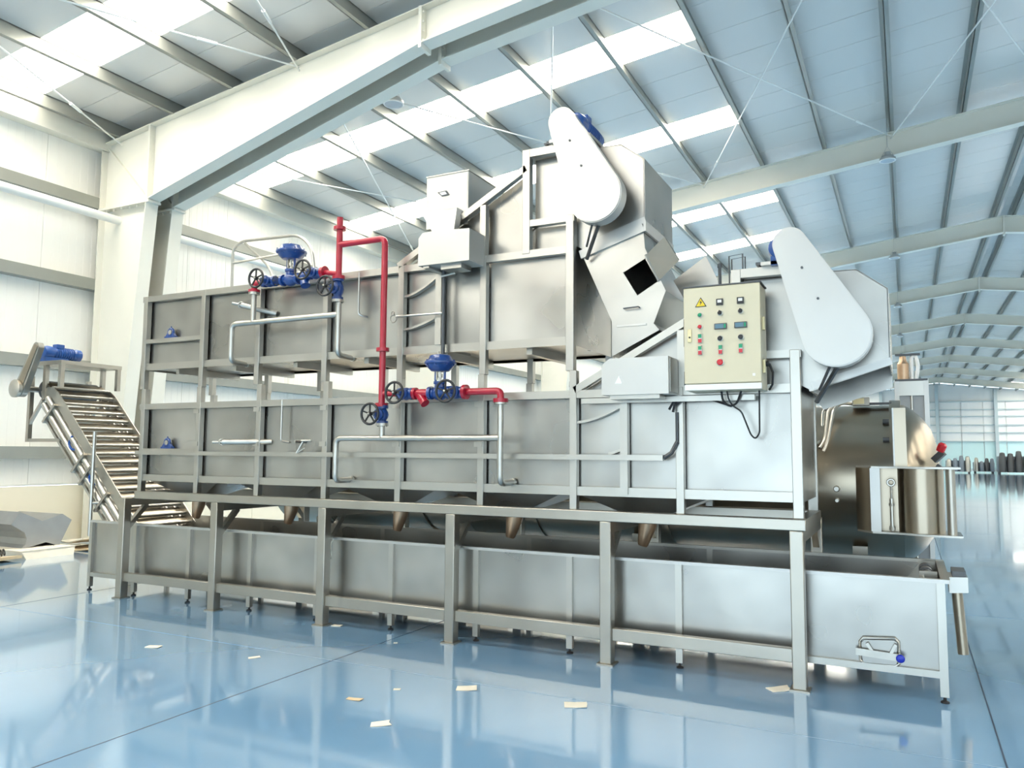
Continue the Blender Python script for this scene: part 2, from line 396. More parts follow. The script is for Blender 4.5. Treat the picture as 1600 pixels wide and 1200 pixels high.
for x in (-7.40, -.68): MB().box(x - .04, x + .04, 5.8, 6.66, 1.07, 1.15).build('end_beam', 'frame', sf)

# ---- water trough on levelling feet
tr = thing('water_trough', 'long open steel water trough on levelling feet beneath the tanks', 'trough', (-4.1, 6.4, 0))
TY0, TY1, TX0, TX1 = 5.92, 6.945, -8.40, .18
bounds = [-8.40, -7.63, -6.79, -5.92, -5.06, -4.20, -3.32, -2.46, -1.573, .18]
for a, c in zip(bounds[:-1], bounds[1:]): MB().box(a + .004, c - .004, TY0, TY0 + .008, .2, .765).build('side_panel', 'sheet', tr)
MB().box(TX0, TX1, TY1 - .008, TY1, .2, .775).build('back_panel', 'sheet', tr)
MB().box(TX0, TX1, TY0, TY1, .19, .2).build('bottom', 'sheet', tr)
MB().box(TX0, TX0 + .008, TY0, TY1, .2, .7).build('end_panel', 'sheet', tr)
MB().prism([(-.38, .2), (TX1 - .12, .775), (TX1 - .11, .775), (-.37, .2)], TY0 + .01, TY1 - .01).build('end_slope', 'steel', tr)
MB().box(TX1 - .008, TX1, TY0, TY1, .2, .775).build('end_panel', 'sheet', tr)
MB().box(TX0, TX1 + .03, TY0 - .035, TY0 + .012, .762, .786).build('rim', 'guard', tr)
MB().box(TX0, TX1 + .03, TY1 - .012, TY1 + .03, .766, .790).build('rim', 'steel', tr)
MB().box(TX1 - .02, TX1 + .035, TY0 - .03, TY1 + .03, .764, .788).build('rim', 'frame', tr)
MB().box(TX0, TX1, TY0 - .03, TY0 + .006, .155, .2).build('bottom_rail', 'steel', tr)
for i, x in enumerate(bounds):
    xx = min(max(x, TX0 + .025), TX1 - .02)
    for yy in (TY0 - .032, TY1 - .01):
        p = MB().box(xx - .025, xx + .025, yy, yy + .042, .04, .765).build('post', 'steel', tr)
        f = MB(); f.cyl((xx, yy + .02, .012), (xx, yy + .02, .05), .010, 8); f.lathe([(0, .026), (.010, .026), (.016, .012)], (xx, yy + .02, 0), (0, 0, 1), 12); f.build('levelling_foot', 'rubber', p)
# drain hatch with a blue knob
h = MB()
h.tube([(-.335, 5.90, .262), (-.335, 5.90, .335), (-.315, 5.90, .362), (-.12, 5.90, .378), (-.098, 5.90, .355), (-.098, 5.90, .275)], .009, 8)
h.tube([(-.335, 5.90, .262), (-.335, 5.90, .215), (-.31, 5.90, .194), (-.125, 5.90, .2), (-.1, 5.90, .215), (-.098, 5.90, .275)], .009, 8)
hat = h.build('drain_hatch', 'pipe', tr)
MB().prism([(-.32, .20), (-.115, .205), (-.11, .355), (-.13, .365), (-.305, .35), (-.325, .33)], 5.895, 5.915).build('hatch_plate', 'sheet', hat)
b = MB(); b.bar((-.36, 5.87, .275), (-.085, 5.87, .262), .02, .045); b.bar((-.29, 5.872, .335), (-.26, 5.872, .285), .015, .02); b.bar((-.115, 5.872, .345), (-.145, 5.872, .285), .015, .02); b.build('clamp_bar', 'pipe', hat)
b = MB(); b.lathe([(0, .012), (.01, .022), (.028, .027), (.036, .02), (.038, .004)], (-.09, 5.872, .262), (0, -1, 0), 18); b.build('knob', 'knobblue', hat, 'dark blue plastic knob')
# drive end: sprockets, side box, drop pipe
b = MB(); b.box(.04, .15, 6.15, 6.17, .70, .80); b.box(.04, .15, 6.72, 6.74, .70, .80); b.build('sprocket_bracket', 'frame', tr)
for y in (6.24, 6.42, 6.60): MB().cyl((.085, y - .05, .755), (.085, y + .05, .755), .045, 14).build('roller', 'dark', tr)
MB().prism([(.215, .68), (.325, .69), (.325, .79), (.215, .785)], 6.05, 6.3).build('outlet_box', 'sheet', tr)
MB().box(.235, .315, 6.06, 6.29, .788, .825).build('outlet_flange', 'dark', tr)
MB().tube([(.262, 6.15, .69), (.285, 6.15, .27)], .033, 16).build('drop_pipe', 'brown', tr)

# ---- tank units
def unit(t, X0, Z0, ztank, posts, dx, dz, skin, inclx):
    """tank between X0 and the right post, with the raised discharge frame at its right; dx,dz move the upper unit's numbers"""
    XR_ = -2.40 + dx
    z0, z1 = ztank
    ps = sorted(posts)
    for a, c in zip(ps[:-1], ps[1:]): MB().box(a + .022, c - .022, YP + .015, YP + .021, z0 + .06, z1 - .05).build('side_panel', skin, t)
    MB().box(X0, XR_, YK - .04, YK - .034, z0, z1).build('back_panel', skin, t)
    MB().box(X0, X0 + .006, YP, YK - .04, z0, z1).build('end_panel', skin, t)
    MB().box(XR_ + .02, XR_ + .026, YP, YK - .01, z0, z1 + .2).build('end_panel', skin, t)
    MB().box(X0, XR_, YP, YK - .04, z0 + .02, z0 + .03).build('bottom', skin, t)
    MB().box(X0, XR_ - .9, YP, YK - .04, z1 - .03, z1 - .02).build('cover', skin, t)
    for y0 in (YF, YK - .06):
        MB().box(X0 - .02, XR_ + .03, y0 + .004, y0 + .062, z1 - .062, z1).build('top_rail', 'steel', t)
        MB().box(X0 - .02, XR_ + .03, y0 + .02, y0 + .064, z0, z0 + .07).build('bottom_rail', 'steel', t)
    for i in range(len(ps) - 1):
        xm = (ps[i] + ps[i + 1]) / 2
        MB().box(xm - .025, xm + .025, YF + .09, YK - .05, z0 - .05 if dz == 0 else z0, z0 + .02).build('cross_member', 'steel', t)
    b = MB(); b.box(XR_ - .035, XR_ + .035, YF, YF + .065, 2.25 if dz == 0 else 1.15, 3.53 + dz); b.build('end_post', 'steel', t, bevel=.004)
    b = MB(); b.box(XR_ - .035, XR_ + .035, YK - .065, YK, 2.25 if dz == 0 else 1.15, 3.3 + dz); b.build('end_post', 'steel', t)
    # inclined section
    MB().prism([(inclx, z1 - .01), (-2.80 + dx, 3.985 + dz), (-2.80 + dx, z1 - .01)], YP + .045, YP + .051).build('incline_panel', skin, t)
    MB().prism([(inclx, z1 - .01), (-2.80 + dx, 3.985 + dz), (-2.80 + dx, z1 - .01)], YK - .04, YK - .034).build('incline_panel', skin, t)
    MB().bar((inclx - .02, YF + .03, z1 + .0), (-2.80 + dx, YF + .03, 3.985 + dz), .06, .055).build('incline_rail', 'steel', t)
    MB().bar((inclx - .02, YK - .03, z1 + .0), (-2.80 + dx, YK - .03, 3.985 + dz), .06, .055).build('incline_rail', 'steel', t)
    MB().box(-3.235 + dx, -3.18 + dx, YF, YF + .06, z1, 3.72 + dz).build('incline_post', 'steel', t)
    # raised frame
    for x0 in (-2.83,):
        for y0 in (YF, YK - .065): MB().box(x0 + dx, x0 + .07 + dx, y0, y0 + .065, z1 - .03, 4.14 + dz).build('frame_post', 'steel', t, bevel=.004)
    for y0 in (YF, YK - .065):
        MB().box(-2.83 + dx, -2.32 + dx, y0 + .002, y0 + .065, 4.075 + dz, 4.14 + dz).build('frame_top', 'steel', t)
        MB().box(-2.76 + dx, -2.36 + dx, y0 + .002, y0 + .06, 3.475 + dz, 3.53 + dz).build('frame_bar', 'steel', t)
    MB().box(-2.76 + dx, -2.36 + dx, YP + .05, YP + .056, 3.53 + dz, 4.08 + dz).build('frame_panel', skin, t)
    MB().box(-2.76 + dx, -2.43 + dx, YP + .05, YP + .056, 3.20 + dz, 3.48 + dz).build('frame_panel', skin, t)
    MB().box(-2.83 + dx, -2.36 + dx, YK - .04, YK - .034, 3.2 + dz, 4.1 + dz).build('frame_panel', skin, t)
    MB().box(-2.83 + dx, -2.30 + dx, YF + .06, YK - .06, 4.10 + dz, 4.112 + dz).build('frame_cover', skin, t)
def shroud(t, dx, dz, skin, endskin):
    pts = [(-2.40, 4.09), (-1.99, 4.08), (-1.80, 3.93), (-1.80, 3.40), (-2.30, 3.24), (-2.40, 3.30)]
    P = [(x + dx, z + dz) for x, z in pts]
    MB().prism(P, 5.845, 5.853).build('shroud_front', skin, t)
    PB = P[:3] + [(P[3][0], P[3][1] - .09), (P[4][0], P[4][1] - .09), P[5]]
    MB().prism(PB, 6.652, 6.66).build('shroud_back', skin, t)
    for i in range(3):
        (xa, za), (xb, zb) = P[i], P[i + 1]
        MB().bar((xa, 6.25, za), (xb, 6.25, zb), .81, .008, up=(0, 0, 1) if i < 2 else (1, 0, 0)).build('shroud_wrap', endskin if i == 2 else skin, t)
    (xa, za), (xb, zb) = P[3], P[4]
    MB().bar((xa + .01, 5.838, za + .03), (xb, 5.838, zb + .035), .012, .05).build('shroud_flange', 'guard', t)
    MB().box(P[4][0] - .02, P[4][0] + .0, 5.85, 6.65, P[4][1], P[1][1] - .04).build('shroud_inner', skin, t)
def guard(t, dx, dz):
    C0, C1 = (-2.395 + dx, 4.245 + dz), (-2.11 + dx, 3.595 + dz)
    MB().prism(teardrop(C0, .105, C1, .213, 18), 5.552, 5.56).build('guard_face', 'guard', t)
    gb = MB().prism(teardrop(C0, .112, C1, .220, 18), 5.561, 5.68).build('guard_body', 'guard', t)
    b = MB()
    for q in (.28, .62): 
        x = C0[0] + (C1[0] - C0[0]) * q; z = C0[1] + (C1[1] - C0[1]) * q; b.cyl((x, 5.545, z), (x, 5.553, z), .009, 8)
    b.build('guard_stud', 'dark', t)
    b = MB(); b.cyl((C1[0], 5.68, C1[1]), (C1[0], 5.86, C1[1]), .05, 14); b.build('shaft', 'dark', t)
    b = MB(); b.bar((C1[0] + .0, 5.66, C1[1] - .20), (C1[0] - .16, 5.80, C1[1] - .44), .02, .025); b.bar((C1[0] - .05, 5.64, C1[1] - .2), (C1[0] - .13, 5.72, C1[1] - .36), .012, .016); b.build('tension_rod', 'dark', t)
def gearmotor(t, c, L, name='gear_motor', mat='motor', ax=(0, 1, 0)):
    x, y, z = c; A = Vector(ax)
    b = MB()
    b.lathe([(0, .05), (.01, .075), (.06, .085), (.12, .08), (.13, .06), (.15, .06), (.16, .072), (L - .08, .072), (L - .07, .078), (L - .01, .075), (L, .05)], c, ax, 18)
    g = b.build(name, mat, t)
    f = MB()
    for k in range(8):
        h = .18 + k * (L - .30) / 7; f.lathe([(h, .08), (h + .008, .08)], c, ax, 18)
    f.build('cooling_fin', mat, g)
    q = Vector(c) + A * (L * .42)
    MB().box(q.x - .05, q.x + .05, q.y - .05, q.y + .05, q.z + .06, q.z + .115).build('terminal_box', mat, g, bevel=.008)
    q2 = Vector(c) + A * .06
    MB().box(q2.x - .06, q2.x + .06, q2.y - .05, q2.y + .25, q2.z - .125, q2.z - .06).build('motor_foot', mat, g)

PU = [-7.45, -6.56, -5.78, -4.92, -4.05, -3.20, -2.40]
up = thing('upper_tank', 'upper long steel blanching tank resting above the lower one', 'tank', (-4.9, 6.25, 2.46))
unit(up, -7.48, 0, (2.46, 3.275), PU, 0, 0, 'sheet', -4.07)
for x in PU[:-1]:
    for y0 in (YF, YK - .06): MB().box(x - .03, x + .03, y0, y0 + .06, 2.25, 3.275).build('post', 'steel', up, bevel=.003)
shroud(up, 0, 0, 'sheet', 'sheet'); guard(up, 0, 0)
MB().box(-2.56, -2.2, 5.7, 6.25, 4.14, 4.165).build('motor_plate', 'steel', up)
gearmotor(up, (-2.33, 5.69, 4.28), .5)
b = MB()
for k in range(4): b.cyl((-2.62 + k * .05, 5.80, 4.14), (-2.62 + k * .05, 5.80, 4.20), .008, 6)
b.box(-2.64, -2.44, 5.77, 5.83, 4.165, 4.18); b.build('mount_bolt', 'dark', up)

lo = thing('lower_tank', 'lower long steel blanching tank standing on the support frame beam', 'tank', (-4.1, 6.25, 1.15))
PL = [-7.42, -6.57, -5.73, -4.885, -4.05, -3.21, -2.37, -1.95, -1.515, -.69]
unit(lo, -7.46, 0, (1.26, 2.09), PL, 1.71, -1.2, 'sheet', -2.34)
for x in PL[:-1]:
    if x == -1.95:
        MB().box(x - .03, x + .03, YF, YF + .06, 1.28, 2.06).build('post', 'steel', lo); continue
    for y0 in (YF, YK - .06): MB().box(x - .03, x + .03, y0, y0 + .06, 1.15, 2.25 if x < -2.3 else 2.09).build('post', 'steel', lo, bevel=.003)
shroud(lo, 1.71, -1.2, 'sheet', 'sheet'); guard(lo, 1.71, -1.2)
MB().box(-.90, -.5, 5.7, 6.25, 2.94, 2.965).build('motor_plate', 'steel', lo)
gearmotor(lo, (-.77, 5.69, 3.06), .5)
b = MB()
for k in range(5): b.cyl((-.92 + k * .05, 5.80, 2.94), (-.92 + k * .05, 5.80, 2.985), .008, 6)
b.box(-.94, -.72, 5.74, 5.84, 2.955, 2.975); b.build('mount_bolt', 'dark', lo)
b = MB(); b.cyl((-1.23, 5.9, 2.6), (-1.23, 5.9, 3.02), .012, 8); b.lathe([(0, .018), (.03, .018), (.04, .005)], (-1.23, 5.9, 3.0), (0, 0, 1), 10)
b.tube([(-1.16, 5.9, 2.6), (-1.16, 5.9, 3.08), (-1.06, 5.9, 3.09), (-1.06, 5.9, 2.6)], .006, 6); b.tube([(-1.16, 6.0, 2.6), (-1.16, 6.0, 3.08), (-1.06, 6.0, 3.09), (-1.06, 6.0, 2.6)], .006, 6); b.build('conduit_stand', 'dark', lo)
# horizontal cable rail in front of the lower tank, with its rising end
rail = MB().box(-7.45, -1.63, 5.70, 5.748, 1.540, 1.582).build('cable_rail', 'steel', lo)
b = MB(); b.tube([(-1.63, 5.73, 1.56), (-1.57, 5.73, 1.60), (-1.53, 5.74, 1.68)], .016, 8); b.cyl((-1.53, 5.74, 1.68), (-1.53, 5.74, 1.90), .012, 8); b.build('flexible_conduit', 'dark', rail)
b = MB(); b.box(-2.28, -.96, 5.70, 5.752, 1.978, 2.018); b.build('cable_duct', 'steel', lo)
# hoppers and outlet cones under the lower tank
for i, x in enumerate((-6.9, -5.58, -4.24, -3.05, -1.86)):
    MB().add([(x - .52, 5.85, 1.27), (x + .55, 5.85, 1.27), (x + .55, 6.65, 1.27), (x - .52, 6.65, 1.27), (x - .12, 6.05, 1.085), (x + .1, 6.05, 1.085), (x + .1, 6.3, 1.085), (x - .12, 6.3, 1.085)],
             [(0, 1, 5, 4), (1, 2, 6, 5), (2, 3, 7, 6), (3, 0, 4, 7), (4, 5, 6, 7), (0, 3, 2, 1)]).build('bottom_hopper', 'sheet', lo)
    MB().lathe([(0, .078), (-.10, .07), (-.24, .042), (-.25, .036)], (x, 6.12, 1.10), (.25, 0, 1), 16).build('outlet_cone', 'copper', lo)
# bearings (blue) with their brackets
def bearing(t, x, z, bx0, bx1):
    MB().box(bx0, bx1, YF + .0, YF + .06, z - .11, z - .065).build('bearing_bracket', 'steel', t)
    b = MB(); b.torus((x, YP - .03, z), (0, 1, 0), .036, .015, 18, 8); b.box(x - .08, x + .08, YP - .05, YP - .005, z - .066, z - .045)
    b.bar((x - .06, YP - .028, z - .055), (x - .03, YP - .028, z - .02), .03, .035); b.bar((x + .06, YP - .028, z - .055), (x + .03, YP - .028, z - .02), .03, .035); b.cyl((x, YP - .03, z + .045), (x, YP - .03, z + .065), .006, 6)
    g = b.build('bearing', 'blue', t)
    MB().lathe([(-.05, .03), (.0, .026)], (x, YP - .048, z), (0, -1, 0), 12).build('shaft_end', 'pipe', g)
bearing(up, -7.07, 2.86, -7.42, -6.59); bearing(lo, -7.05, 1.672, -7.39, -6.60)
# curved guide strips, small pipes and handles on the panels
def strip(t, x0, za, x1, zb):
    n = 8; top = []
    for i in range(n + 1):
        s = i / n; top.append((x0 + (x1 - x0) * s, za + (zb - za) * s ** 1.6))
    MB().prism(top + [(x, z - .02) for x, z in top[::-1]], YP - .05, YP + .002).build('guide_strip', 'steel', t)
strip(up, -4.02, 3.0, -3.68, 3.15); strip(up, -4.02, 2.70, -3.68, 2.79)
strip(lo, -2.34, 1.845, -1.98, 1.965); strip(lo, -2.08, 1.60, -1.98, 1.63)
MB().box(-3.68, -3.62, YF, YF + .06, 2.53, 3.16).build('short_post', 'steel', up)
MB().cyl((-3.575, 5.72, 2.44), (-3.575, 5.72, 3.18), .018, 12).build('vertical_shaft', 'dark', up)
b = MB(); b.tube([(-4.06, 5.70, 2.80), (-3.575, 5.70, 2.795)], .010, 8); b.torus((-4.09, 5.70, 2.785), (0, 1, 0), .035, .007, 16, 6); b.torus((-4.09, 5.69, 2.83), (0, 1, 0), .018, .006, 12, 6); b.build('latch_rod', 'pipe', up)
b = MB(); b.tube([(-4.53, 5.76, 3.26), (-4.53, 5.76, 2.87), (-4.50, 5.78, 2.85), (-4.47, 5.82, 2.845)], .010, 8, bend=.02); b.build('drain_tube', 'pipe', up)
b = MB(); b.tube([(-5.43, 5.76, 2.09), (-5.43, 5.76, 1.69), (-5.39, 5.82, 1.675)], .010, 8, bend=.02); b.build('drain_tube', 'pipe', lo)
b = MB(); b.tube([(-6.02, 5.58, 1.675), (-5.62, 5.84, 1.68)], .028, 12); b.torus((-6.02, 5.58, 1.675), (-.4, .26, 0), .03, .008, 14, 6); b.tube([(-6.10, 5.53, 1.672), (-6.02, 5.58, 1.675)], .016, 10); b.build('sample_cock', 'pipe', lo)
b = MB(); b.tube([(-5.88, 5.62, 3.035), (-5.60, 5.82, 2.96)], .026, 12); b.torus((-5.88, 5.62, 3.035), (-.3, .2, .07), .028, .008, 14, 6); b.tube([(-5.95, 5.57, 3.05), (-5.88, 5.62, 3.035)], .014, 10); b.build('sample_cock', 'pipe', up)
b = MB(); b.tube([(-5.22, 5.72, 1.68), (-5.18, 5.83, 1.68)], .016, 8); b.tube([(-5.12, 5.70, 1.69), (-5.02, 5.72, 1.69)], .010, 8); b.tube([(-5.10, 5.70, 1.68), (-5.16, 5.68, 1.57)], .009, 8); b.tube([(-5.16, 5.68, 1.57), (-5.08, 5.70, 1.62)], .006, 6); b.build('drain_cock', 'pipe', lo)
b = MB()
for x in PL[1:6]:
    for z in (2.0, 1.66): b.box(x - .055, x + .02, YF - .012, YF + .002, z - .022, z + .022)
b.build('hinge', 'pipe', lo)

# ---- discharge chute between the upper shroud and the lower incline
ch = thing('discharge_chute', 'faceted steel discharge chute with a square black inspection opening', 'chute', (-1.95, 6.2, 2.4))
outer = [(-2.33, 3.22), (-1.815, 3.385), (-1.80, 3.20), (-1.637, 2.85), (-1.736, 2.60), (-1.69, 2.545), (-2.072, 2.36), (-2.072, 2.64)]
hole = [(-1.978, 3.026), (-1.798, 3.121), (-1.697, 2.928), (-1.863, 2.831)]
MB().prism(outer, 5.846, 5.852, hole=hole).build('chute_front', 'sheet', ch)
MB().prism(outer, 6.60, 6.606).build('chute_back', 'sheet', ch)
for i in (1, 2, 3, 4):
    a, c = outer[i], outer[i + 1]; MB().bar((a[0], 6.226, a[1]), (c[0], 6.226, c[1]), .76, .006, up=(1, 0, 0)).build('chute_side', 'sheet', ch)
for i in (6, 7):
    a, c = outer[i], outer[(i + 1) % 8]; MB().bar((a[0], 6.226, a[1]), (c[0], 6.226, c[1]), .76, .006, up=(1, 0, 0)).build('chute_side', 'sheet', ch)
b = MB(); b.bar((-2.34, 5.835, 3.205), (-1.805, 5.835, 3.37), .02, .07); b.build('chute_flange', 'guard', ch)
MB().bar((-1.795, 5.83, 3.38), (-1.795, 6.65, 3.38), .02, .085, up=(0, 0, 1)).build('chute_flange', 'guard', ch)
dr = MB().add([(-1.79, 5.84, 3.145), (-1.60, 5.70, 3.235), (-1.49, 5.70, 3.04), (-1.69, 5.84, 2.93), (-1.79, 5.852, 3.15), (-1.595, 5.712, 3.24), (-1.485, 5.712, 3.045), (-1.685, 5.852, 2.935)],
              [(0, 3, 2, 1), (4, 5, 6, 7), (0, 1, 5, 4), (1, 2, 6, 5), (2, 3, 7, 6), (3, 0, 4, 7)]).build('inspection_door', 'steel', ch)
MB().tube([(-1.79, 5.84, 3.15), (-1.688, 5.84, 2.93)], .01, 8).build('door_hinge', 'pipe', dr)
MB().prism([(-1.69, 3.02), (-1.42, 3.2), (-1.30, 2.93), (-1.56, 2.78)], 6.28, 6.29).build('rear_flap', 'sheet', ch)
b = MB(); b.tube([(-1.965, 5.85, 2.735), (-1.965, 5.81, 2.73), (-1.845, 5.81, 2.735), (-1.845, 5.85, 2.735)], .006, 8); b.build('handle', 'dark', ch)
MB().box(-2.03, -1.79, 5.838, 5.848, 2.59, 2.605).build('chute_lip', 'guard', ch)

# ---- feed boxes
fu = thing('feed_hopper', 'upright steel feed hopper with tapered base on the upper tank side', 'hopper', (-3.42, 5.7, 3.18))
MB().prism([(-3.70, 3.18), (-3.195, 3.18), (-3.195, 3.45), (-3.54, 3.47), (-3.66, 3.465), (-3.70, 3.42)], 5.50, 5.752).build('lower_box', 'guard', fu)
MB().add([(-3.56, 5.505, 3.46), (-3.35, 5.505, 3.46), (-3.35, 5.59, 3.46), (-3.56, 5.59, 3.46), (-3.83, 5.735, 3.73), (-3.46, 5.735, 3.73), (-3.46, 5.823, 3.73), (-3.83, 5.823, 3.73)],
         [(0, 3, 2, 1), (4, 5, 6, 7), (0, 1, 5, 4), (1, 2, 6, 5), (2, 3, 7, 6), (3, 0, 4, 7)]).build('hopper_neck', 'guard', fu)
MB().box(-3.835, -3.40, 5.822, 5.83, 3.60, 4.08).build('hopper_front', 'guard', fu)
MB().box(-3.835, -3.405, 5.832, 6.33, 3.65, 4.07).build('hopper_box', 'guard', fu)
MB().box(-3.404, -3.396, 5.822, 6.34, 3.665, 4.08).build('hopper_cheek', 'guard', fu)
MB().box(-3.84, -3.39, 5.815, 6.345, 4.08, 4.09).build('hopper_rim', 'steel', fu)
lb = MB().prism([(-3.715, 3.925), (-3.62, 3.93), (-3.59, 3.89), (-3.67, 3.885)], 5.812, 5.8215).build('rating_label', 'dark', fu)
MB().prism([(-3.693, 3.919), (-3.633, 3.922), (-3.613, 3.896), (-3.668, 3.892)], 5.810, 5.8125).build('label_face', 'paper', lb)
b = MB(); b.box(-3.66, -3.6, 5.52, 5.75, 3.16, 3.18); b.box(-3.5, -3.3, 5.55, 5.72, 3.14, 3.18); b.build('hopper_bracket', 'steel', fu)
b = MB(); b.tube([(-3.56, 5.66, 3.11), (-3.42, 5.66, 3.125)], .012, 8); b.build('latch_bar', 'pipe', fu)
fb = thing('feed_box', 'low steel feed box with a white triangle mark beside the control cabinet', 'feed box', (-1.78, 5.62, 2.02))
MB().prism([(-2.035, 2.025), (-1.525, 2.025), (-1.525, 2.298), (-1.97, 2.298), (-2.02, 2.265), (-2.035, 2.24)], 5.50, 5.752).build('box_shell', 'guard', fb)
MB().prism([(-1.93, 2.108), (-1.87, 2.108), (-1.90, 2.165)], 5.497, 5.5005).build('triangle_mark', 'white', fb)
b = MB(); b.box(-1.98, -1.6, 5.53, 5.695, 1.995, 2.026); b.build('box_base', 'steel', fb)
MB().box(-1.524, -1.518, 5.53, 5.74, 2.04, 2.285).build('box_cheek', 'steel', fb)

# ---- control cabinet
cc = thing('control_cabinet', 'cream control cabinet with push buttons and yellow warning triangle', 'control cabinet', (-1.145, 5.62, 2.04))
MB().box(-1.405, -.88, 5.52, 5.76, 2.04, 2.775).build('cabinet_body', 'cream', cc, bevel=.006)
door = MB().box(-1.408, -.877, 5.50, 5.519, 2.088, 2.778).build('cabinet_door', 'cream', cc, bevel=.005)
MB().box(-1.412, -.872, 5.496, 5.765, 2.779, 2.788).build('cabinet_top', 'dark', cc)
MB().box(-1.406, -.878, 5.502, 5.52, 2.042, 2.082).build('cabinet_plinth', 'white', cc)
s = MB().prism([(-1.325, 2.636), (-1.243, 2.636), (-1.284, 2.705)], 5.4965, 5.5005).build('warning_sign', 'black', door, 'black bordered warning triangle')
MB().prism([(-1.317, 2.6405), (-1.251, 2.6405), (-1.284, 2.696)], 5.4955, 5.4968).build('sign_face', 'yellow', s)
MB().prism([(-1.279, 2.684), (-1.293, 2.666), (-1.284, 2.666), (-1.290, 2.647), (-1.273, 2.670), (-1.282, 2.670)], 5.4945, 5.4957).build('lightning_bolt', 'black', s)
for x, z in ((-1.151, 2.66), (-1.008, 2.66)):
    m_ = MB().box(x - .023, x + .023, 5.49, 5.5, z - .023, z + .023).build('meter', 'black', door)
    MB().box(x - .014, x + .014, 5.4885, 5.4905, z - .005, z + .015).build('meter_face', 'paper', m_)
def button(x, z, mat, r=.014):
    c = MB().lathe([(0, r + .004), (.006, r + .004), (.008, r)], (x, 5.5, z), (0, -1, 0), 16).build('button', 'pipe', door)
    MB().lathe([(.006, r), (.018, r * .95), (.022, r * .7), (.023, .001)], (x, 5.5, z), (0, -1, 0), 16).build('button_cap', mat, c)
button(-1.291, 2.577, 'green'); button(-1.292, 2.492, 'redlens')
for x, z in ((-1.15, 2.582), (-1.009, 2.585)):
    button(x, z, 'black', .015); MB().box(x - .004, x + .004, 5.47, 5.48, z - .016, z + .016).build('selector', 'black', door)
for x, z in ((-1.292, 2.409), (-1.293, 2.324), (-1.15, 2.322), (-1.011, 2.324)):
    p_ = MB().box(x - .015, x + .015, 5.494, 5.5, z - .034, z + .034).build('double_button', 'pipe', door, bevel=.003)
    MB().box(x - .012, x + .012, 5.486, 5.495, z + .004, z + .03).build('start_button', 'green', p_); MB().box(x - .012, x + .012, 5.486, 5.495, z - .03, z - .004).build('stop_button', 'redlens', p_)
for x, z in ((-1.147, 2.487), (-1.009, 2.488)):
    d_ = MB().box(x - .043, x + .043, 5.488, 5.5, z - .021, z + .021).build('display', 'dark', door, bevel=.003)
    MB().box(x - .036, x + .020, 5.4865, 5.4885, z - .015, z + .015).build('screen', 'screen', d_); MB().box(x + .024, x + .036, 5.4865, 5.4885, z - .014, z + .014).build('keypad', 'green', d_)
for x, z in ((-1.151, 2.401), (-1.01, 2.403)): button(x, z, 'black', .017)
button(-1.154, 2.233, 'redlens', .022)
lk = MB().box(-1.381, -1.352, 5.494, 5.5, 2.385, 2.478).build('lock', 'brass', door, bevel=.003)
MB().lathe([(0, .007), (.006, .006)], (-1.366, 5.494, 2.42), (0, -1, 0), 10).build('keyhole', 'black', lk)
MB().box(-.936, -.918, 5.4985, 5.5, 2.13, 2.148).build('sticker', 'paper', door)
for z in (2.50, 2.2):
    MB().box(-.877, -.860, 5.56, 5.60, z - .045, z + .045).build('hinge', 'brass', cc)
b = MB(); b.cyl((-.875, 5.6, 2.22), (-.84, 5.6, 2.22), .02, 10); b.tube([(-.84, 5.6, 2.22), (-.82, 5.62, 2.16), (-.83, 5.66, 2.08), (-.86, 5.72, 2.05)], .008, 8); b.build('cable_gland', 'black', cc)
MB().box(-1.418, -1.408, 5.53, 5.56, 2.36, 2.56).build('side_latch', 'black', cc); MB().box(-1.418, -1.408, 5.53, 5.56, 2.08, 2.18).build('side_latch', 'black', cc)
cabs = [[(-1.18, 5.64, 2.05), (-1.17, 5.64, 1.97), (-1.13, 5.66, 1.93), (-1.08, 5.68, 1.95), (-1.04, 5.66, 2.05)],
        [(-1.14, 5.64, 2.05), (-1.13, 5.64, 1.98), (-1.10, 5.66, 1.93), (-1.05, 5.68, 1.90), (-.99, 5.7, 1.73), (-.96, 5.7, 1.70), (-.93, 5.7, 1.74), (-.92, 5.66, 2.05)],
        [(-1.12, 5.7, 1.935), (-1.3, 5.72, 2.0), (-1.5, 5.73, 2.02), (-1.56, 5.73, 1.98)]]
for i, pth in enumerate(cabs): MB().tube(fillet([Vector(p) for p in pth], .04), .008 if i != 1 else .006, 8).build('cable', 'rubber', cc)
b = MB(); b.tube([(-1.46, 5.72, 2.0), (-1.55, 5.71, 1.97), (-1.58, 5.71, 1.92)], .01, 8); b.tube([(-1.49, 5.72, 1.99), (-1.54, 5.71, 1.95), (-1.55, 5.71, 1.90)], .01, 8); b.build('cable', 'rubber', cc)

# ================================================================ STEAM PIPEWORK AND VALVES
YV = 5.58
def flange(b, c, ax, r=.052, th=.014): b.lathe([(-th, r), (th, r)], c, ax, 16)
def ring_bolts(b, c, ax, r=.042, n=6, L=.024):
    c = Vector(c); ax = Vector(ax).normalized(); a = ax.orthogonal().normalized(); q = ax.cross(a)
    for k in range(n):
        p = c + (a * math.cos(2 * PI * k / n + .4) + q * math.sin(2 * PI * k / n + .4)) * r; b.cyl(p - ax * L, p + ax * L, .006, 6)
def handwheel(t, c, R=.088):
    c = Vector(c); b = MB(); b.torus(c, (0, 1, 0), R, .011, 24, 8); b.lathe([(-.012, .02), (.014, .018)], c, (0, -1, 0), 12)
    for k in range(5):
        a = 2 * PI * k / 5 + .3; e = c + Vector((math.cos(a), 0, math.sin(a))) * (R - .004); b.bar(c, e, .012, .010, up=(0, 1, 0))
    w_ = b.build('handwheel', 'black', t)
    MB().lathe([(0, .009), (.012, .009), (.014, .002)], c + Vector((0, -.012, 0)), (0, -1, 0), 8).build('hub_nut', 'pipe', w_)
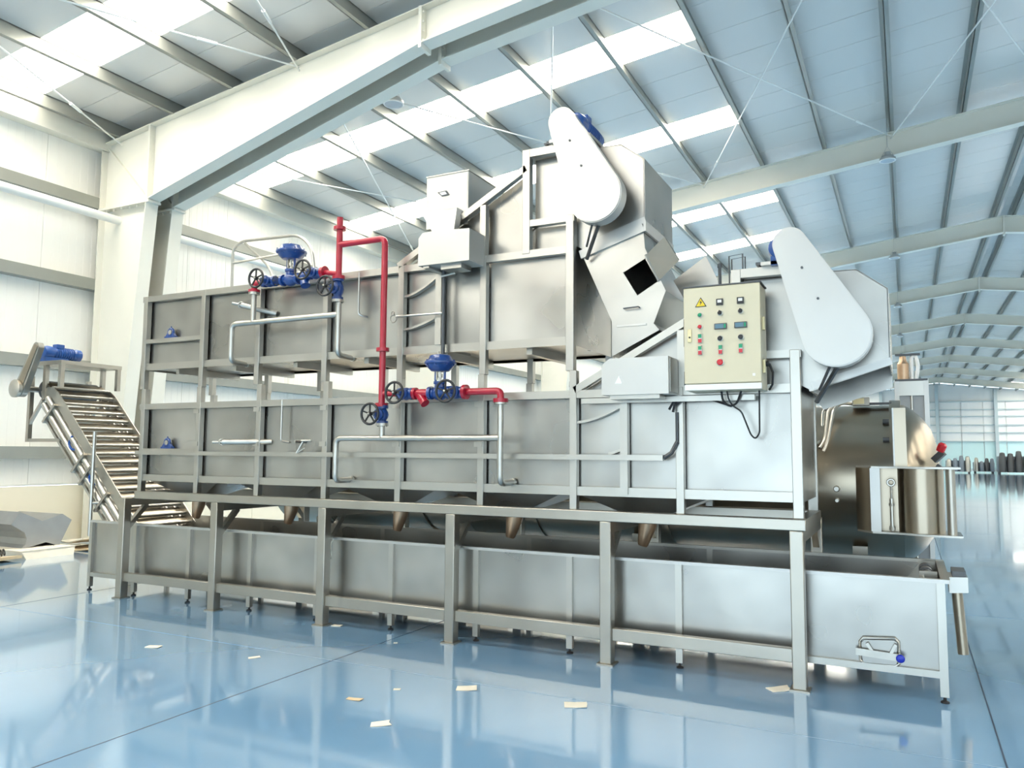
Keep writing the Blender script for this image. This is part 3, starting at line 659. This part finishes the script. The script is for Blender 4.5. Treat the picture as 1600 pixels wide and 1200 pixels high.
def globe_valve(c, ax, lab, L=.075, body=.05, wheel=True):
    c = Vector(c); t = thing('globe_valve', lab, 'valve', c - Vector((0, 0, .06)), 'blue hand valves of the steam pipework')
    b = MB(); b.lathe([(-L, .036), (-L * .6, .036), (-L * .3, body), (0, body * 1.12), (L * .3, body), (L * .6, .036), (L, .036)], c, ax, 18)
    b.lathe([(0, .045), (.05, .042), (.055, .05), (.068, .05), (.07, .03), (.10, .022), (.12, .018)], c, (0, -1, 0), 16); b.build('valve_body', 'blue', t)
    A = Vector(ax)
    for s in (-1, 1):
        f = MB(); flange(f, c + A * (L - .012) * s, ax); f.build('valve_flange', 'blue', t)
        f = MB(); ring_bolts(f, c + A * L * s, ax); f.build('flange_bolt', 'dark', t)
    MB().cyl(c + Vector((0, -.11, 0)), c + Vector((0, -.19, 0)), .010, 8).build('stem', 'pipe', t)
    if wheel: handwheel(t, c + Vector((0, -.18, 0)))
    return t
def control_valve(c, za, ra, lab):
    c = Vector(c); t = thing('control_valve', lab, 'valve', c - Vector((0, 0, .06)), 'blue control valves with round actuators')
    b = MB(); b.lathe([(-.095, .04), (-.06, .04), (-.03, .06), (0, .068), (.03, .06), (.06, .04), (.095, .04)], c, (1, 0, 0), 18)
    b.lathe([(.0, .05), (.07, .045), (.075, .056), (.095, .056)], c, (0, 0, 1), 16); b.build('valve_body', 'blue', t)
    for s in (-1, 1):
        f = MB(); flange(f, c + Vector((.092 * s, 0, 0)), (1, 0, 0), .056); f.build('valve_flange', 'blue', t)
    y = MB()
    for s in (-1, 1): y.cyl((c.x + s * .045, c.y, c.z + .09), (c.x + s * .045, c.y, za - .05), .011, 8)
    y.build('yoke', 'blue', t)
    y = MB(); y.cyl((c.x, c.y, c.z + .09), (c.x, c.y, za - .04), .010, 8); y.lathe([(0, .022), (.03, .022)], (c.x, c.y, c.z + .13), (0, 0, 1), 10); y.box(c.x - .03, c.x - .018, c.y - .02, c.y - .005, c.z + .11, c.z + .19); y.build('stem', 'pipe', t)
    a = MB(); k = ra / .135
    a.lathe([(-.075, .05 * k), (-.07, .085 * k), (-.045, .115 * k), (-.012, .135 * k), (.012, .135 * k), (.03, .115 * k), (.06, .10 * k), (.072, .06 * k), (.075, .01)], (c.x, c.y, za), (0, 0, 1), 26)
    a = a.build('actuator', 'blue', t)
    f = MB(); f.lathe([(-.014, ra + .006), (-.006, ra + .012), (.006, ra + .012), (.014, ra + .006)], (c.x, c.y, za), (0, 0, 1), 26)
    for q in range(8): f.cyl((c.x + (ra + .0) * math.cos(q * PI / 4 + .2), c.y + ra * math.sin(q * PI / 4 + .2), za - .024), (c.x + ra * math.cos(q * PI / 4 + .2), c.y + ra * math.sin(q * PI / 4 + .2), za + .024), .008, 6)
    f.build('actuator_rim', 'blue', a)
    MB().lathe([(0, .012), (.02, .012), (.03, .006)], (c.x - .02, c.y, za + .072), (0, 0, 1), 8).build('air_port', 'pipe', a)
    return t
# upper train
globe_valve((-5.47, YV, 3.225), (1, 0, 0), 'blue hand valve left of the upper round actuator')
control_valve((-5.205, YV, 3.222), 3.487, .133, 'blue control valve with round actuator above the upper tank rim')
globe_valve((-4.90, YV, 3.25), (1, 0, 0), 'blue hand valve between the upper round actuator and the red riser')
t = thing('strainer', 'blue strainer with slanting cap beneath the upper control valve', 'strainer', (-5.04, YV, 3.12))
MB().lathe([(-.062, .04), (0, .048), (.064, .04)], (-5.04, YV, 3.235), (1, 0, 0), 14).build('strainer_body', 'blue', t)
MB().tube([(-5.05, YV, 3.23), (-5.0, YV - .02, 3.14)], [.04, .045], 14).build('strainer_cap', 'blue', t)
globe_valve((-4.63, YV, 3.075), (0, 0, 1), 'blue angle valve at the foot of the short red riser', .10)
# lower train
globe_valve((-4.10, YV, 1.914), (0, 0, 1), 'blue valve at the lower end of the long red drop pipe', .08)
globe_valve((-3.85, YV, 2.09), (1, 0, 0), 'blue hand valve between the red drop pipe and the red strainer', .07)
t = thing('strainer', 'red Y shaped strainer beside the lower round actuator', 'strainer', (-3.68, YV, 1.99))
b = MB(); b.lathe([(-.075, .034), (0, .038), (.085, .034)], (-3.69, YV, 2.09), (1, 0, 0), 14); flange(b, (-3.76, YV, 2.09), (1, 0, 0)); flange(b, (-3.61, YV, 2.09), (1, 0, 0)); b.build('strainer_body', 'red', t)
MB().tube([(-3.73, YV, 2.09), (-3.66, YV - .02, 2.02), (-3.64, YV - .025, 2.0)], [.034, .036, .04], 14).build('strainer_cap', 'red', t)
control_valve((-3.51, YV, 2.09), 2.343, .122, 'blue control valve with round actuator in front of the lower tank')
globe_valve((-3.345, YV, 2.088), (1, 0, 0), 'blue hand valve right of the lower round actuator', .07)
# red pipes
rp = thing('steam_pipe', 'red steam pipe rising beside the angle valve and dropping to the lower train', 'pipe', (-4.4, YV, 2.0))
MB().tube([(-4.625, YV, 3.17), (-4.625, YV, 3.75)], .029, 14).build('riser', 'red', rp)
MB().tube([(-4.625, YV, 3.492), (-4.11, YV, 3.492), (-4.11, YV, 2.0)], .029, 14, bend=.06).build('drop_pipe', 'red', rp)
for c_ in ((-4.625, YV, 3.645), (-4.11, YV, 2.488), (-4.11, YV, 2.0), (-4.625, YV, 3.185)):
    b = MB(); flange(b, c_, (0, 0, 1), .058, .016); b.build('pipe_flange', 'red', rp)
MB().tube([(-4.81, YV, 3.25), (-4.62, YV, 3.22)], .024, 12).build('branch', 'red', rp); b = MB(); flange(b, (-4.80, YV, 3.25), (1, 0, 0), .06, .018); b.build('pipe_flange', 'red', rp)
MB().tube([(-4.11, YV, 2.10), (-3.91, YV, 2.09)], .024, 12).build('branch', 'red', rp)
re = thing('steam_elbow', 'short red elbow on the left upper grey pipe', 'pipe', (-5.67, YV, 3.14))
MB().tube([(-5.67, YV, 3.14), (-5.67, YV, 3.225), (-5.54, YV, 3.225)], .029, 14, bend=.06).build('elbow', 'red', re)
b = MB(); flange(b, (-5.67, YV, 3.15), (0, 0, 1), .058, .012); b.build('pipe_flange', 'red', re)
rl = thing('steam_elbow', 'long red elbow pipe leaving the lower valve train to the right', 'pipe', (-3.1, YV, 2.0))
MB().tube([(-3.28, YV, 2.09), (-2.93, YV, 2.09), (-2.93, YV, 2.005)], .029, 14, bend=.06).build('elbow', 'red', rl)
for c_, ax in (((-3.262, YV, 2.09), (1, 0, 0)), ((-2.93, YV, 2.012), (0, 0, 1))):
    b = MB(); flange(b, c_, ax, .062, .016); b.build('pipe_flange', 'red', rl)
# grey pipes
gu = thing('condensate_pipe', 'grey steel pipe loop entering the upper tank front', 'pipe', (-5.2, YV, 2.45))
MB().tube([(-4.615, YV, 2.84), (-5.95, YV, 2.84), (-5.95, YV, 2.47), (-5.95, 5.83, 2.46)], .026, 12, bend=.06).build('header_pipe', 'pipe', gu)
MB().tube([(-4.615, YV, 2.975), (-4.615, YV, 2.47), (-4.615, 5.83, 2.46)], .026, 12, bend=.06).build('drop_pipe', 'pipe', gu)
MB().tube([(-5.67, YV, 3.135), (-5.67, YV, 2.84)], .026, 12).build('drop_pipe', 'pipe', gu)
for c_, ax in (((-5.67, YV, 3.125), (0, 0, 1)), ((-4.63, YV, 2.967), (0, 0, 1)), ((-5.95, 5.80, 2.463), (0, 1, 0)), ((-4.615, 5.80, 2.463), (0, 1, 0))):
    b = MB(); flange(b, c_, ax, .055 if ax[2] else .036, .012); b.build('pipe_flange', 'pipe', gu)
gl = thing('condensate_pipe', 'grey steel pipe loop entering the lower tank front', 'pipe', (-3.8, YV, 1.3))
MB().tube([(-2.93, YV, 1.71), (-4.605, YV, 1.71), (-4.605, YV, 1.33), (-4.605, 5.83, 1.33)], .026, 12, bend=.06).build('header_pipe', 'pipe', gl)
MB().tube([(-2.93, YV, 2.0), (-2.93, YV, 1.345), (-2.93, 5.83, 1.345)], .026, 12, bend=.06).build('drop_pipe', 'pipe', gl)
MB().tube([(-4.10, YV, 1.835), (-4.10, YV, 1.71)], .026, 12).build('drop_pipe', 'pipe', gl)
for c_, ax in (((-2.93, YV, 1.993), (0, 0, 1)), ((-4.10, YV, 1.828), (0, 0, 1)), ((-4.605, 5.80, 1.33), (0, 1, 0)), ((-2.93, 5.80, 1.345), (0, 1, 0))):
    b = MB(); flange(b, c_, ax, .055 if ax[2] else .036, .012); b.build('pipe_flange', 'pipe', gl)
# thin pipe arch standing behind the upper tank
pa = thing('pipe_arch', 'thin grey pipe arch standing up behind the upper tank and valves', 'pipe', (-6.4, 6.6, 3.27))
MB().tube([(-7.06, 6.6, 3.25), (-7.07, 6.6, 3.98), (-6.93, 6.6, 4.05), (-6.05, 6.6, 4.02), (-5.86, 6.6, 3.86), (-5.76, 6.6, 3.25)], .017, 10, bend=.12).build('arch', 'pipe', pa)
MB().tube([(-7.06, 6.6, 3.80), (-6.2, 6.6, 3.83), (-6.0, 6.6, 3.5), (-5.98, 6.6, 3.25)], .014, 10, bend=.1).build('cross_pipe', 'pipe', pa)
MB().tube([(-6.9, 6.6, 4.04), (-6.5, 6.62, 3.7), (-6.3, 6.62, 3.25)], .014, 10, bend=.1).build('cross_pipe', 'pipe', pa)

# ================================================================ INFEED ELEVATOR AT THE LEFT
ev = thing('elevator_conveyor', 'inclined slat elevator conveyor rising out of the trough end', 'conveyor', (-8.6, 6.35, .6))
D = Vector((-1, 0, .986)).normalized(); Nn = Vector((.702, 0, .712))
A0 = Vector((-7.95, 0, .96)) - D * .35
EY0, EY1 = 5.985, 6.75
LEN = 2.42
for y in (EY0, EY1):
    s0 = A0 + Nn * .0; s1 = A0 + D * LEN
    p = []
    for (al, off) in ((0, .03), (LEN * .91, .03), (LEN * .96, .0), (LEN * .995, -.07), (LEN * 1.02, -.2), (LEN * .98, -.24), (LEN * .93, -.10), (0, -.09)): q = A0 + D * al + Nn * off; p.append((q.x, q.z))
    MB().prism(p, y - .006, y + .006).build('side_plate', 'frame', ev)
    for off in (-.155, -.265):
        q0 = A0 + D * .1 + Nn * off; q1 = A0 + D * (LEN - .12) + Nn * off
        MB().tube([(q0.x, y, q0.z), (q1.x, y, q1.z)], .040, 12).build('side_tube', 'steel', ev)
    q0 = A0 + D * .0 + Nn * -.36; q1 = A0 + D * (LEN - .25) + Nn * -.36
    MB().bar((q0.x, y, q0.z), (q1.x, y, q1.z), .03, .03).build('side_tube', 'steel', ev)
    for al in (.62, 1.05, 1.25, 2.1):
        q = A0 + D * al; MB().bar((q + Nn * -.08 + Vector((0, y - .03, 0))), (q + Nn * -.38 + Vector((0, y - .03, 0))), .05, .03).build('tie_plate', 'frame', ev)
NS = 17
for k in range(NS):
    al = .05 + k * (LEN - .12) / (NS - 1); q = A0 + D * al
    a_ = q + Nn * -.02; c_ = q + D * .085 + Nn * -.06
    sl = MB().bar((c_.x, EY0 + .008, c_.z), (c_.x, EY1 - .008, c_.z), .085, .006, up=Nn).build('slat', 'brown', ev)
    MB().tube([(a_.x, EY0 + .008, a_.z), (a_.x, EY1 - .008, a_.z)], .020, 10).build('slat_roller', 'steel', sl)
for k in range(14):
    al = .1 + k * .15; q = A0 + D * al + Nn * -.29
    MB().bar((q.x, EY0 + .03, q.z), (q.x, EY1 - .03, q.z), .07, .03, up=Nn).build('return_slat', 'brown', ev)
# blue hose pieces on the near side
for al in (.98, 1.55):
    q = A0 + D * al + Nn * -.2; MB().tube([(q.x + .03, EY0 - .02, q.z + .09), (q.x - .02, EY0 - .03, q.z), (q.x + .04, EY0 - .03, q.z - .07), (q.x + .10, EY0 - .02, q.z - .07)], .014, 8, bend=.04).build('blue_hose', 'motor', ev)
# head frame
hf = MB()
for y in (EY0, EY1):
    for x in (-9.52, -9.22): MB().box(x - .025, x + .025, y - .025, y + .025, 2.35 if x > -9.4 else 2.2, 2.63).build('head_post', 'frame', ev)
    MB().box(-9.83, -9.78, y - .025, y + .025, 1.68, 2.5).build('drop_post', 'frame', ev)
    MB().box(-9.83, -9.15, y - .02, y + .02, 1.68, 1.72).build('drop_bar', 'frame', ev)
    MB().bar((-9.80, y, 1.90), (-9.55, y, 2.2), .035, .035).build('drop_brace', 'frame', ev)
MB().box(-9.62, -9.19, EY0 - .03, EY1 + .03, 2.63, 2.68).build('motor_table', 'frame', ev)
MB().cyl((-9.70, EY0 - .16, 2.33), (-9.70, EY1 + .02, 2.33), .035, 12).build('head_shaft', 'frame', ev)
MB().lathe([(.02, .11), (.7, .11)], (-9.58, EY0, 2.33), (0, 1, 0), 16).build('head_drum', 'dark', ev)
gearmotor(ev, (-9.60, EY0 - .02, 2.80), .50)
b = MB(); b.prism(teardrop((-9.44, 2.83), .06, (-9.735, 2.33), .10, 12), EY0 - .20, EY0 - .13); cg = b.build('chain_case', 'steel', ev)
MB().prism(teardrop((-9.44, 2.83), .035, (-9.735, 2.33), .06, 12), EY0 - .208, EY0 - .199).build('case_cover', 'brown', cg)
b = MB(); b.lathe([(0, .10), (.02, .11), (.05, .11), (.07, .07), (.075, .03)], (-9.745, EY0 - .20, 2.33), (0, -1, 0), 20); b.build('pulley', 'pipe', cg)
MB().cyl((-9.745, EY0 - .2, 2.33), (-9.70, EY0 - .1, 2.33), .03, 10).build('link_shaft', 'frame', cg)
# stop pole at the trough end
b = MB(); b.cyl((-8.421, 5.905, .60), (-8.421, 5.905, 1.80), .022, 10); b.cyl((-8.421, 5.905, .98), (-8.34, 5.96, .98), .014, 8); b.build('pole', 'steel', ev)

# ================================================================ DRUM MACHINE BEHIND, AT THE RIGHT
dm = thing('drum_cooker', 'large round brown steel drum cooker standing behind the trough end', 'drum', (-.6, 8.0, 0))
DC = Vector((0, 8.0, 1.35))
MB().lathe([(-7.05, .70), (-.10, .70)], DC, (1, 0, 0), 56).build('drum_shell', 'brown', dm)
MB().lathe([(-.13, .70), (-.03, .70), (.04, .66), (.12, .58), (.19, .47), (.235, .32), (.25, .1)], DC, (1, 0, 0), 56).build('drum_head', 'brown', dm)
MB().lathe([(-.14, .745), (-.05, .745)], DC, (1, 0, 0), 56).build('flange_ring', 'brown', dm)
for x in (-6.3, -4.9, -3.5, -2.1): MB().lathe([(x - .02, .72), (x + .02, .72)], DC, (1, 0, 0), 56).build('shell_ring', 'brown', dm)
for x in (-6.4, -4.4, -2.4, -.4): MB().box(x - .06, x + .06, 7.5, 8.5, 0, .80).build('saddle', 'frame', dm)
for y in (7.45, 8.5): MB().box(-6.6, -.2, y, y + .06, .05, .15).build('base_rail', 'frame', dm)
# hinged hood on the drum front
MB().prism([(-.40, 7.22), (-.28, 7.10), (-.05, 7.08), (.10, 7.02), (.36, 7.02), (.36, 7.40), (-.40, 7.55)], 1.485, 1.50, 'xy').build('hood_plate', 'steel', dm)
MB().prism([(-.40, 7.22), (-.28, 7.10), (-.05, 7.08), (.10, 7.02), (.36, 7.02), (.36, 7.40), (-.40, 7.55)], .955, .97, 'xy').build('hood_plate', 'steel', dm)
MB().prism([(-.405, 7.27), (-.35, 7.17), (-.285, 7.12), (-.285, 7.13), (-.345, 7.18), (-.395, 7.28)], .97, 1.485, 'xy').build('hood_cheek', 'brown', dm)
MB().box(-.29, -.215, 7.105, 7.125, .97, 1.485).build('hood_strip', 'guard', dm)
MB().box(-.22, -.08, 7.22, 7.235, .97, 1.485).build('hood_back', 'brown', dm)
hp = [(.02 + .17 * math.cos(a) + .06, 7.25 + .2 * math.sin(a)) for a in [PI + PI * i / 12 for i in range(13)]]
MB().prism(hp + [(x, y + .012) for x, y in hp[::-1]], .972, 1.483, 'xy').build('hood_curve', 'brown', dm)
MB().cyl((.29, 7.10, .97), (.29, 7.10, 1.485), .034, 14).build('hood_pipe', 'frame', dm)
b = MB(); b.cyl((-.135, 7.12, .98), (-.135, 7.12, 1.24), .014, 10); b.cyl((-.135, 7.12, 1.2), (-.135, 7.12, 1.34), .008, 8); b.torus((-.135, 7.12, 1.37), (0, 1, 0), .026, .008, 14, 6); b.lathe([(0, .02), (.02, .02)], (-.135, 7.12, 1.18), (0, 0, 1), 8); b.lathe([(0, .022), (.03, .022)], (-.135, 7.12, .985), (0, 0, 1), 8); b.build('turnbuckle', 'pipe', dm)
MB().lathe([(0, .03), (.02, .025), (.05, .02)], (-.56, 7.31, 1.30), (0, -1, 0), 12).build('drum_boss', 'pipe', dm)
MB().lathe([(0, .02), (.03, .015)], (-.56, 7.32, 1.20), (0, -1, 0), 10).build('drum_boss', 'pipe', dm)
rb = MB().box(-.10, -.01, 7.24, 7.26, 1.5, 1.985).build('rib_plate', 'brown', dm); MB().box(-.112, -.10, 7.235, 7.55, 1.5, 1.985).build('rib_edge', 'guard', rb)
for z, y in ((1.88, 7.52), (1.72, 7.40)): MB().cyl((-.19, y, z), (-.12, y, z), .025, 10).build('hinge_knuckle', 'dark', dm)
# conduits on the drum top
b = MB()
for k in range(3): b.tube([(-.66 - .03 * k, 7.30 + .03 * k, 1.62 + .03 * k), (-.62 - .03 * k, 7.34 + .05 * k, 1.72), (-.58 - .05 * k, 7.5 + .06 * k, 2.0), (-.52, 7.62, 2.06), (-.42, 7.75, 2.05)], .014, 8, bend=.05)
b.build('conduit', 'pipe', dm)
jb = MB().box(-.44, -.30, 7.7, 7.84, 2.04, 2.11).build('junction_box', 'frame', dm); MB().box(-.43, -.34, 7.692, 7.70, 2.05, 2.10).build('box_lid', 'brass', jb)
MB().box(-.3, -.12, 7.76, 7.82, 2.045, 2.065).build('conduit_tray', 'dark', dm)
es = MB(); es.bar((.19, 7.45, 1.55), (.26, 7.42, 1.62), .05, .05); es.bar((.20, 7.44, 1.5), (.25, 7.43, 1.46), .03, .06); es = es.build('button_bracket', 'dark', dm)
MB().lathe([(0, .03), (.02, .034), (.06, .034), (.075, .02)], (.235, 7.42, 1.625), (.25, -.1, .6), 14).build('stop_button', 'redlens', es)
# lifting mast behind the drum
lm = thing('lifting_mast', 'tall steel lifting mast with brown cylinder behind the drum', 'mast', (.05, 9.0, 0))
for x in (-.085, .185): MB().box(x - .022, x + .022, 8.95, 9.03, 0, 2.36).build('mast_post', 'guard', lm)
MB().box(-.065, .165, 8.955, 9.03, 2.20, 2.35).build('mast_crosshead', 'steel', lm)
MB().box(-.10, .20, 8.94, 9.04, 2.352, 2.37).build('mast_cap', 'dark', lm)
MB().box(-.065, .165, 8.99, 9.01, .3, 2.2).build('mast_panel', 'dullmetal', lm); MB().cyl((.05, 8.97, .3), (.05, 8.97, 2.2), .012, 10).build('mast_rod', 'pipe', lm)
MB().lathe([(0, .055), (.16, .055), (.19, .035), (.24, .03)], (-.02, 8.99, 2.37), (0, 0, 1), 16).build('cylinder', 'copper', lm)
b = MB(); b.tube([(.06, 8.99, 2.37), (.06, 8.99, 2.6), (.1, 8.99, 2.62), (.12, 8.99, 2.5), (.10, 8.99, 2.37)], .018, 8, bend=.03); b.build('hose', 'white', lm)
MB().box(-.09, .14, 8.96, 9.02, 2.615, 2.635).build('mast_bracket', 'dark', lm)

# ================================================================ LEFT CORNER CLUTTER
sp = thing('sheet_saddle', 'grey X shaped bent sheet metal channel lying on the flat box', 'metal part', (-12.3, 7.45, .12))
o = [(7.0, .482), (7.12, .66), (7.457, .503), (7.775, .588), (7.926, .488), (7.752, .125), (7.68, .127), (7.536, .18), (7.278, .125), (7.163, .125), (7.225, .17), (7.24, .26), (7.20, .354), (7.13, .40)]
MB().prism(o, -11.762, -11.75, 'yz').build('front_plate', 'dullmetal', sp)
MB().prism(o, -12.85, -12.838, 'yz').build('back_plate', 'dullmetal', sp)
for i in range(len(o)):
    if i in (5, 6, 7, 8): continue
    a_, c_ = o[i], o[(i + 1) % len(o)]
    MB().add([(x, p[0], p[1]) for x in (-11.76, -12.84) for p in (a_, c_, (c_[0] + .006, c_[1] - .006), (a_[0] + .006, a_[1] - .006))],
             [(0, 1, 2, 3), (7, 6, 5, 4), (0, 4, 5, 1), (1, 5, 6, 2), (2, 6, 7, 3), (3, 7, 4, 0)]).build('web_plate', 'dullmetal', sp)
cb = thing('flat_box', 'flat pale cardboard box lying on the floor under the sheet metal channel', 'box', (-11.9, 7.4, 0))
MB().add([(-12.7, 7.02, 0), (-11.38, 7.02, 0), (-11.38, 7.74, 0), (-12.7, 7.74, 0), (-12.75, 6.97, .115), (-11.42, 6.97, .115), (-11.42, 7.78, .115), (-12.75, 7.78, .115)],
      [(0, 3, 2, 1), (4, 5, 6, 7), (0, 1, 5, 4), (1, 2, 6, 5), (2, 3, 7, 6), (3, 0, 4, 7)]).build('box_tray', 'cardpale', cb)
MB().box(-12.76, -11.41, 6.96, 7.79, .114, .122).build('box_lid', 'cardpale', cb)
def slab(name, cx, cy, z, sx, sy, rz, tilt, mat, lab, cat, group=None, th=.01, jag=.15):
    b = MB(); n = 7; rnd = random.Random(int(abs(cx * 1000 + cy * 77)))
    pts = [(-1, -1), (0, -1), (1, -1), (1, .1), (1, 1), (-.1, 1), (-1, 1)]
    pts = [((a + rnd.uniform(-jag, jag)) * sx / 2, (c + rnd.uniform(-jag, jag)) * sy / 2) for a, c in pts]
    v = []
    for zz in (0, th):
        for a, c in pts: v.append((cx + a * math.cos(rz) - c * math.sin(rz), cy + a * math.sin(rz) + c * math.cos(rz), z + zz + max(0, a) * tilt))
    b.add(v, [tuple(range(n - 1, -1, -1)), tuple(range(n, 2 * n))] + [(i, (i + 1) % n, n + (i + 1) % n, n + i) for i in range(n)])
    return b.build(name, mat, None, lab, cat, group)
slab('cardboard_sheet', -11.75, 8.35, .0, .9, .7, .2, .12, 'card', 'brown cardboard sheet beside the flat box by the trough end', 'cardboard', th=.02)
slab('cardboard_sheet', -12.0, 8.40, .085, .8, .6, -.1, .22, 'cardpale', 'pale cardboard sheet leaning on the brown one near the trough end', 'cardboard', th=.02)
slab('cardboard_sheet', -11.65, 6.5, .0, .7, .75, .2, .10, 'card', 'brown cardboard sheet at the doorway end of the flat box', 'cardboard', th=.04)
b = MB()
for k in range(4): b.torus((-11.45 - k * .05, 6.62 + k * .07, .114), (.3, 1, .2), .045, .008, 14, 6)
b.build('cable_coil', 'rubber', None, 'dark coiled cable loops lying beside the flat cardboard box', 'cable')
# small shelf end on the left wall
# cardboard scraps on the floor in front
SCR = [(-5.516, 4.481, .12, .07, .3, 'pale cardboard scrap on the floor near the left trough leg', 0), (-4.557, 4.619, .09, .05, .9, 'small pale cardboard scrap near the floor joint', 0),
       (-2.715, 4.717, .15, .10, .5, 'large pale cardboard scrap lying before the fourth front leg', 0), (-3.242, 4.172, .10, .045, .1, 'dull brown scrap flat on the blue floor', 1),
       (-2.816, 3.876, .11, .08, .7, 'pale square scrap nearest the open floor', 0), (-1.94, 4.738, .15, .10, .4, 'large pale scrap lying before the fifth front leg', 0),
       (-3.117, 4.47, .05, .03, .4, 'tiny pale scrap between the larger floor scraps', 0), (-3.871, 5.519, .03, .02, .4, 'tiny white crumb of card by the third front leg', 0),
       (-4.72, 5.80, .09, .06, .2, 'pale card shim beside the third front leg foot', 0)]
for x, y, sx, sy, rz, lab, k in SCR: slab('cardboard_scrap', x, y, .0012, sx, sy, rz, .05, 'cardpale' if not k else 'card', lab, 'cardboard', 'cardboard scraps on the floor', .004)
slab('cardboard_scrap', -.83, 5.70, .0012, .16, .10, .7, .06, 'cardpale', 'pale card packing sticking out under the last front leg', 'cardboard', 'cardboard scraps on the floor', .006)

# ================================================================ FAR END MACHINES
def far_machine(x, y, w_, h_, lab, seed):
    rnd = random.Random(seed); t = thing('packed_machine', lab, 'machine', (x, y, 0), 'machines parked at the far gable')
    MB().box(x - w_ / 2, x + w_ / 2, y - .6, y + .6, .12, h_ * .62).build('machine_body', 'far', t, bevel=.05)
    for k in range(4):
        px = x - w_ / 2 + w_ * (k + .5) / 4; hh = h_ * rnd.uniform(.75, 1)
        MB().lathe([(0, w_ * .11), (hh * .5, w_ * .12), (hh - .3, w_ * .08), (hh - .25, w_ * .03)], (px, y - .75, .12), (0, 0, 1), 12).build('machine_vessel', rnd.choice(['steel', 'far', 'dark']), t)
    for sx in (-1, 1):
        for sy in (-1, 1): MB().box(x + sx * (w_ / 2 - .12) - .06, x + sx * (w_ / 2 - .12) + .06, y + sy * .45 - .06, y + sy * .45 + .06, 0, .15).build('machine_leg', 'dark', t)
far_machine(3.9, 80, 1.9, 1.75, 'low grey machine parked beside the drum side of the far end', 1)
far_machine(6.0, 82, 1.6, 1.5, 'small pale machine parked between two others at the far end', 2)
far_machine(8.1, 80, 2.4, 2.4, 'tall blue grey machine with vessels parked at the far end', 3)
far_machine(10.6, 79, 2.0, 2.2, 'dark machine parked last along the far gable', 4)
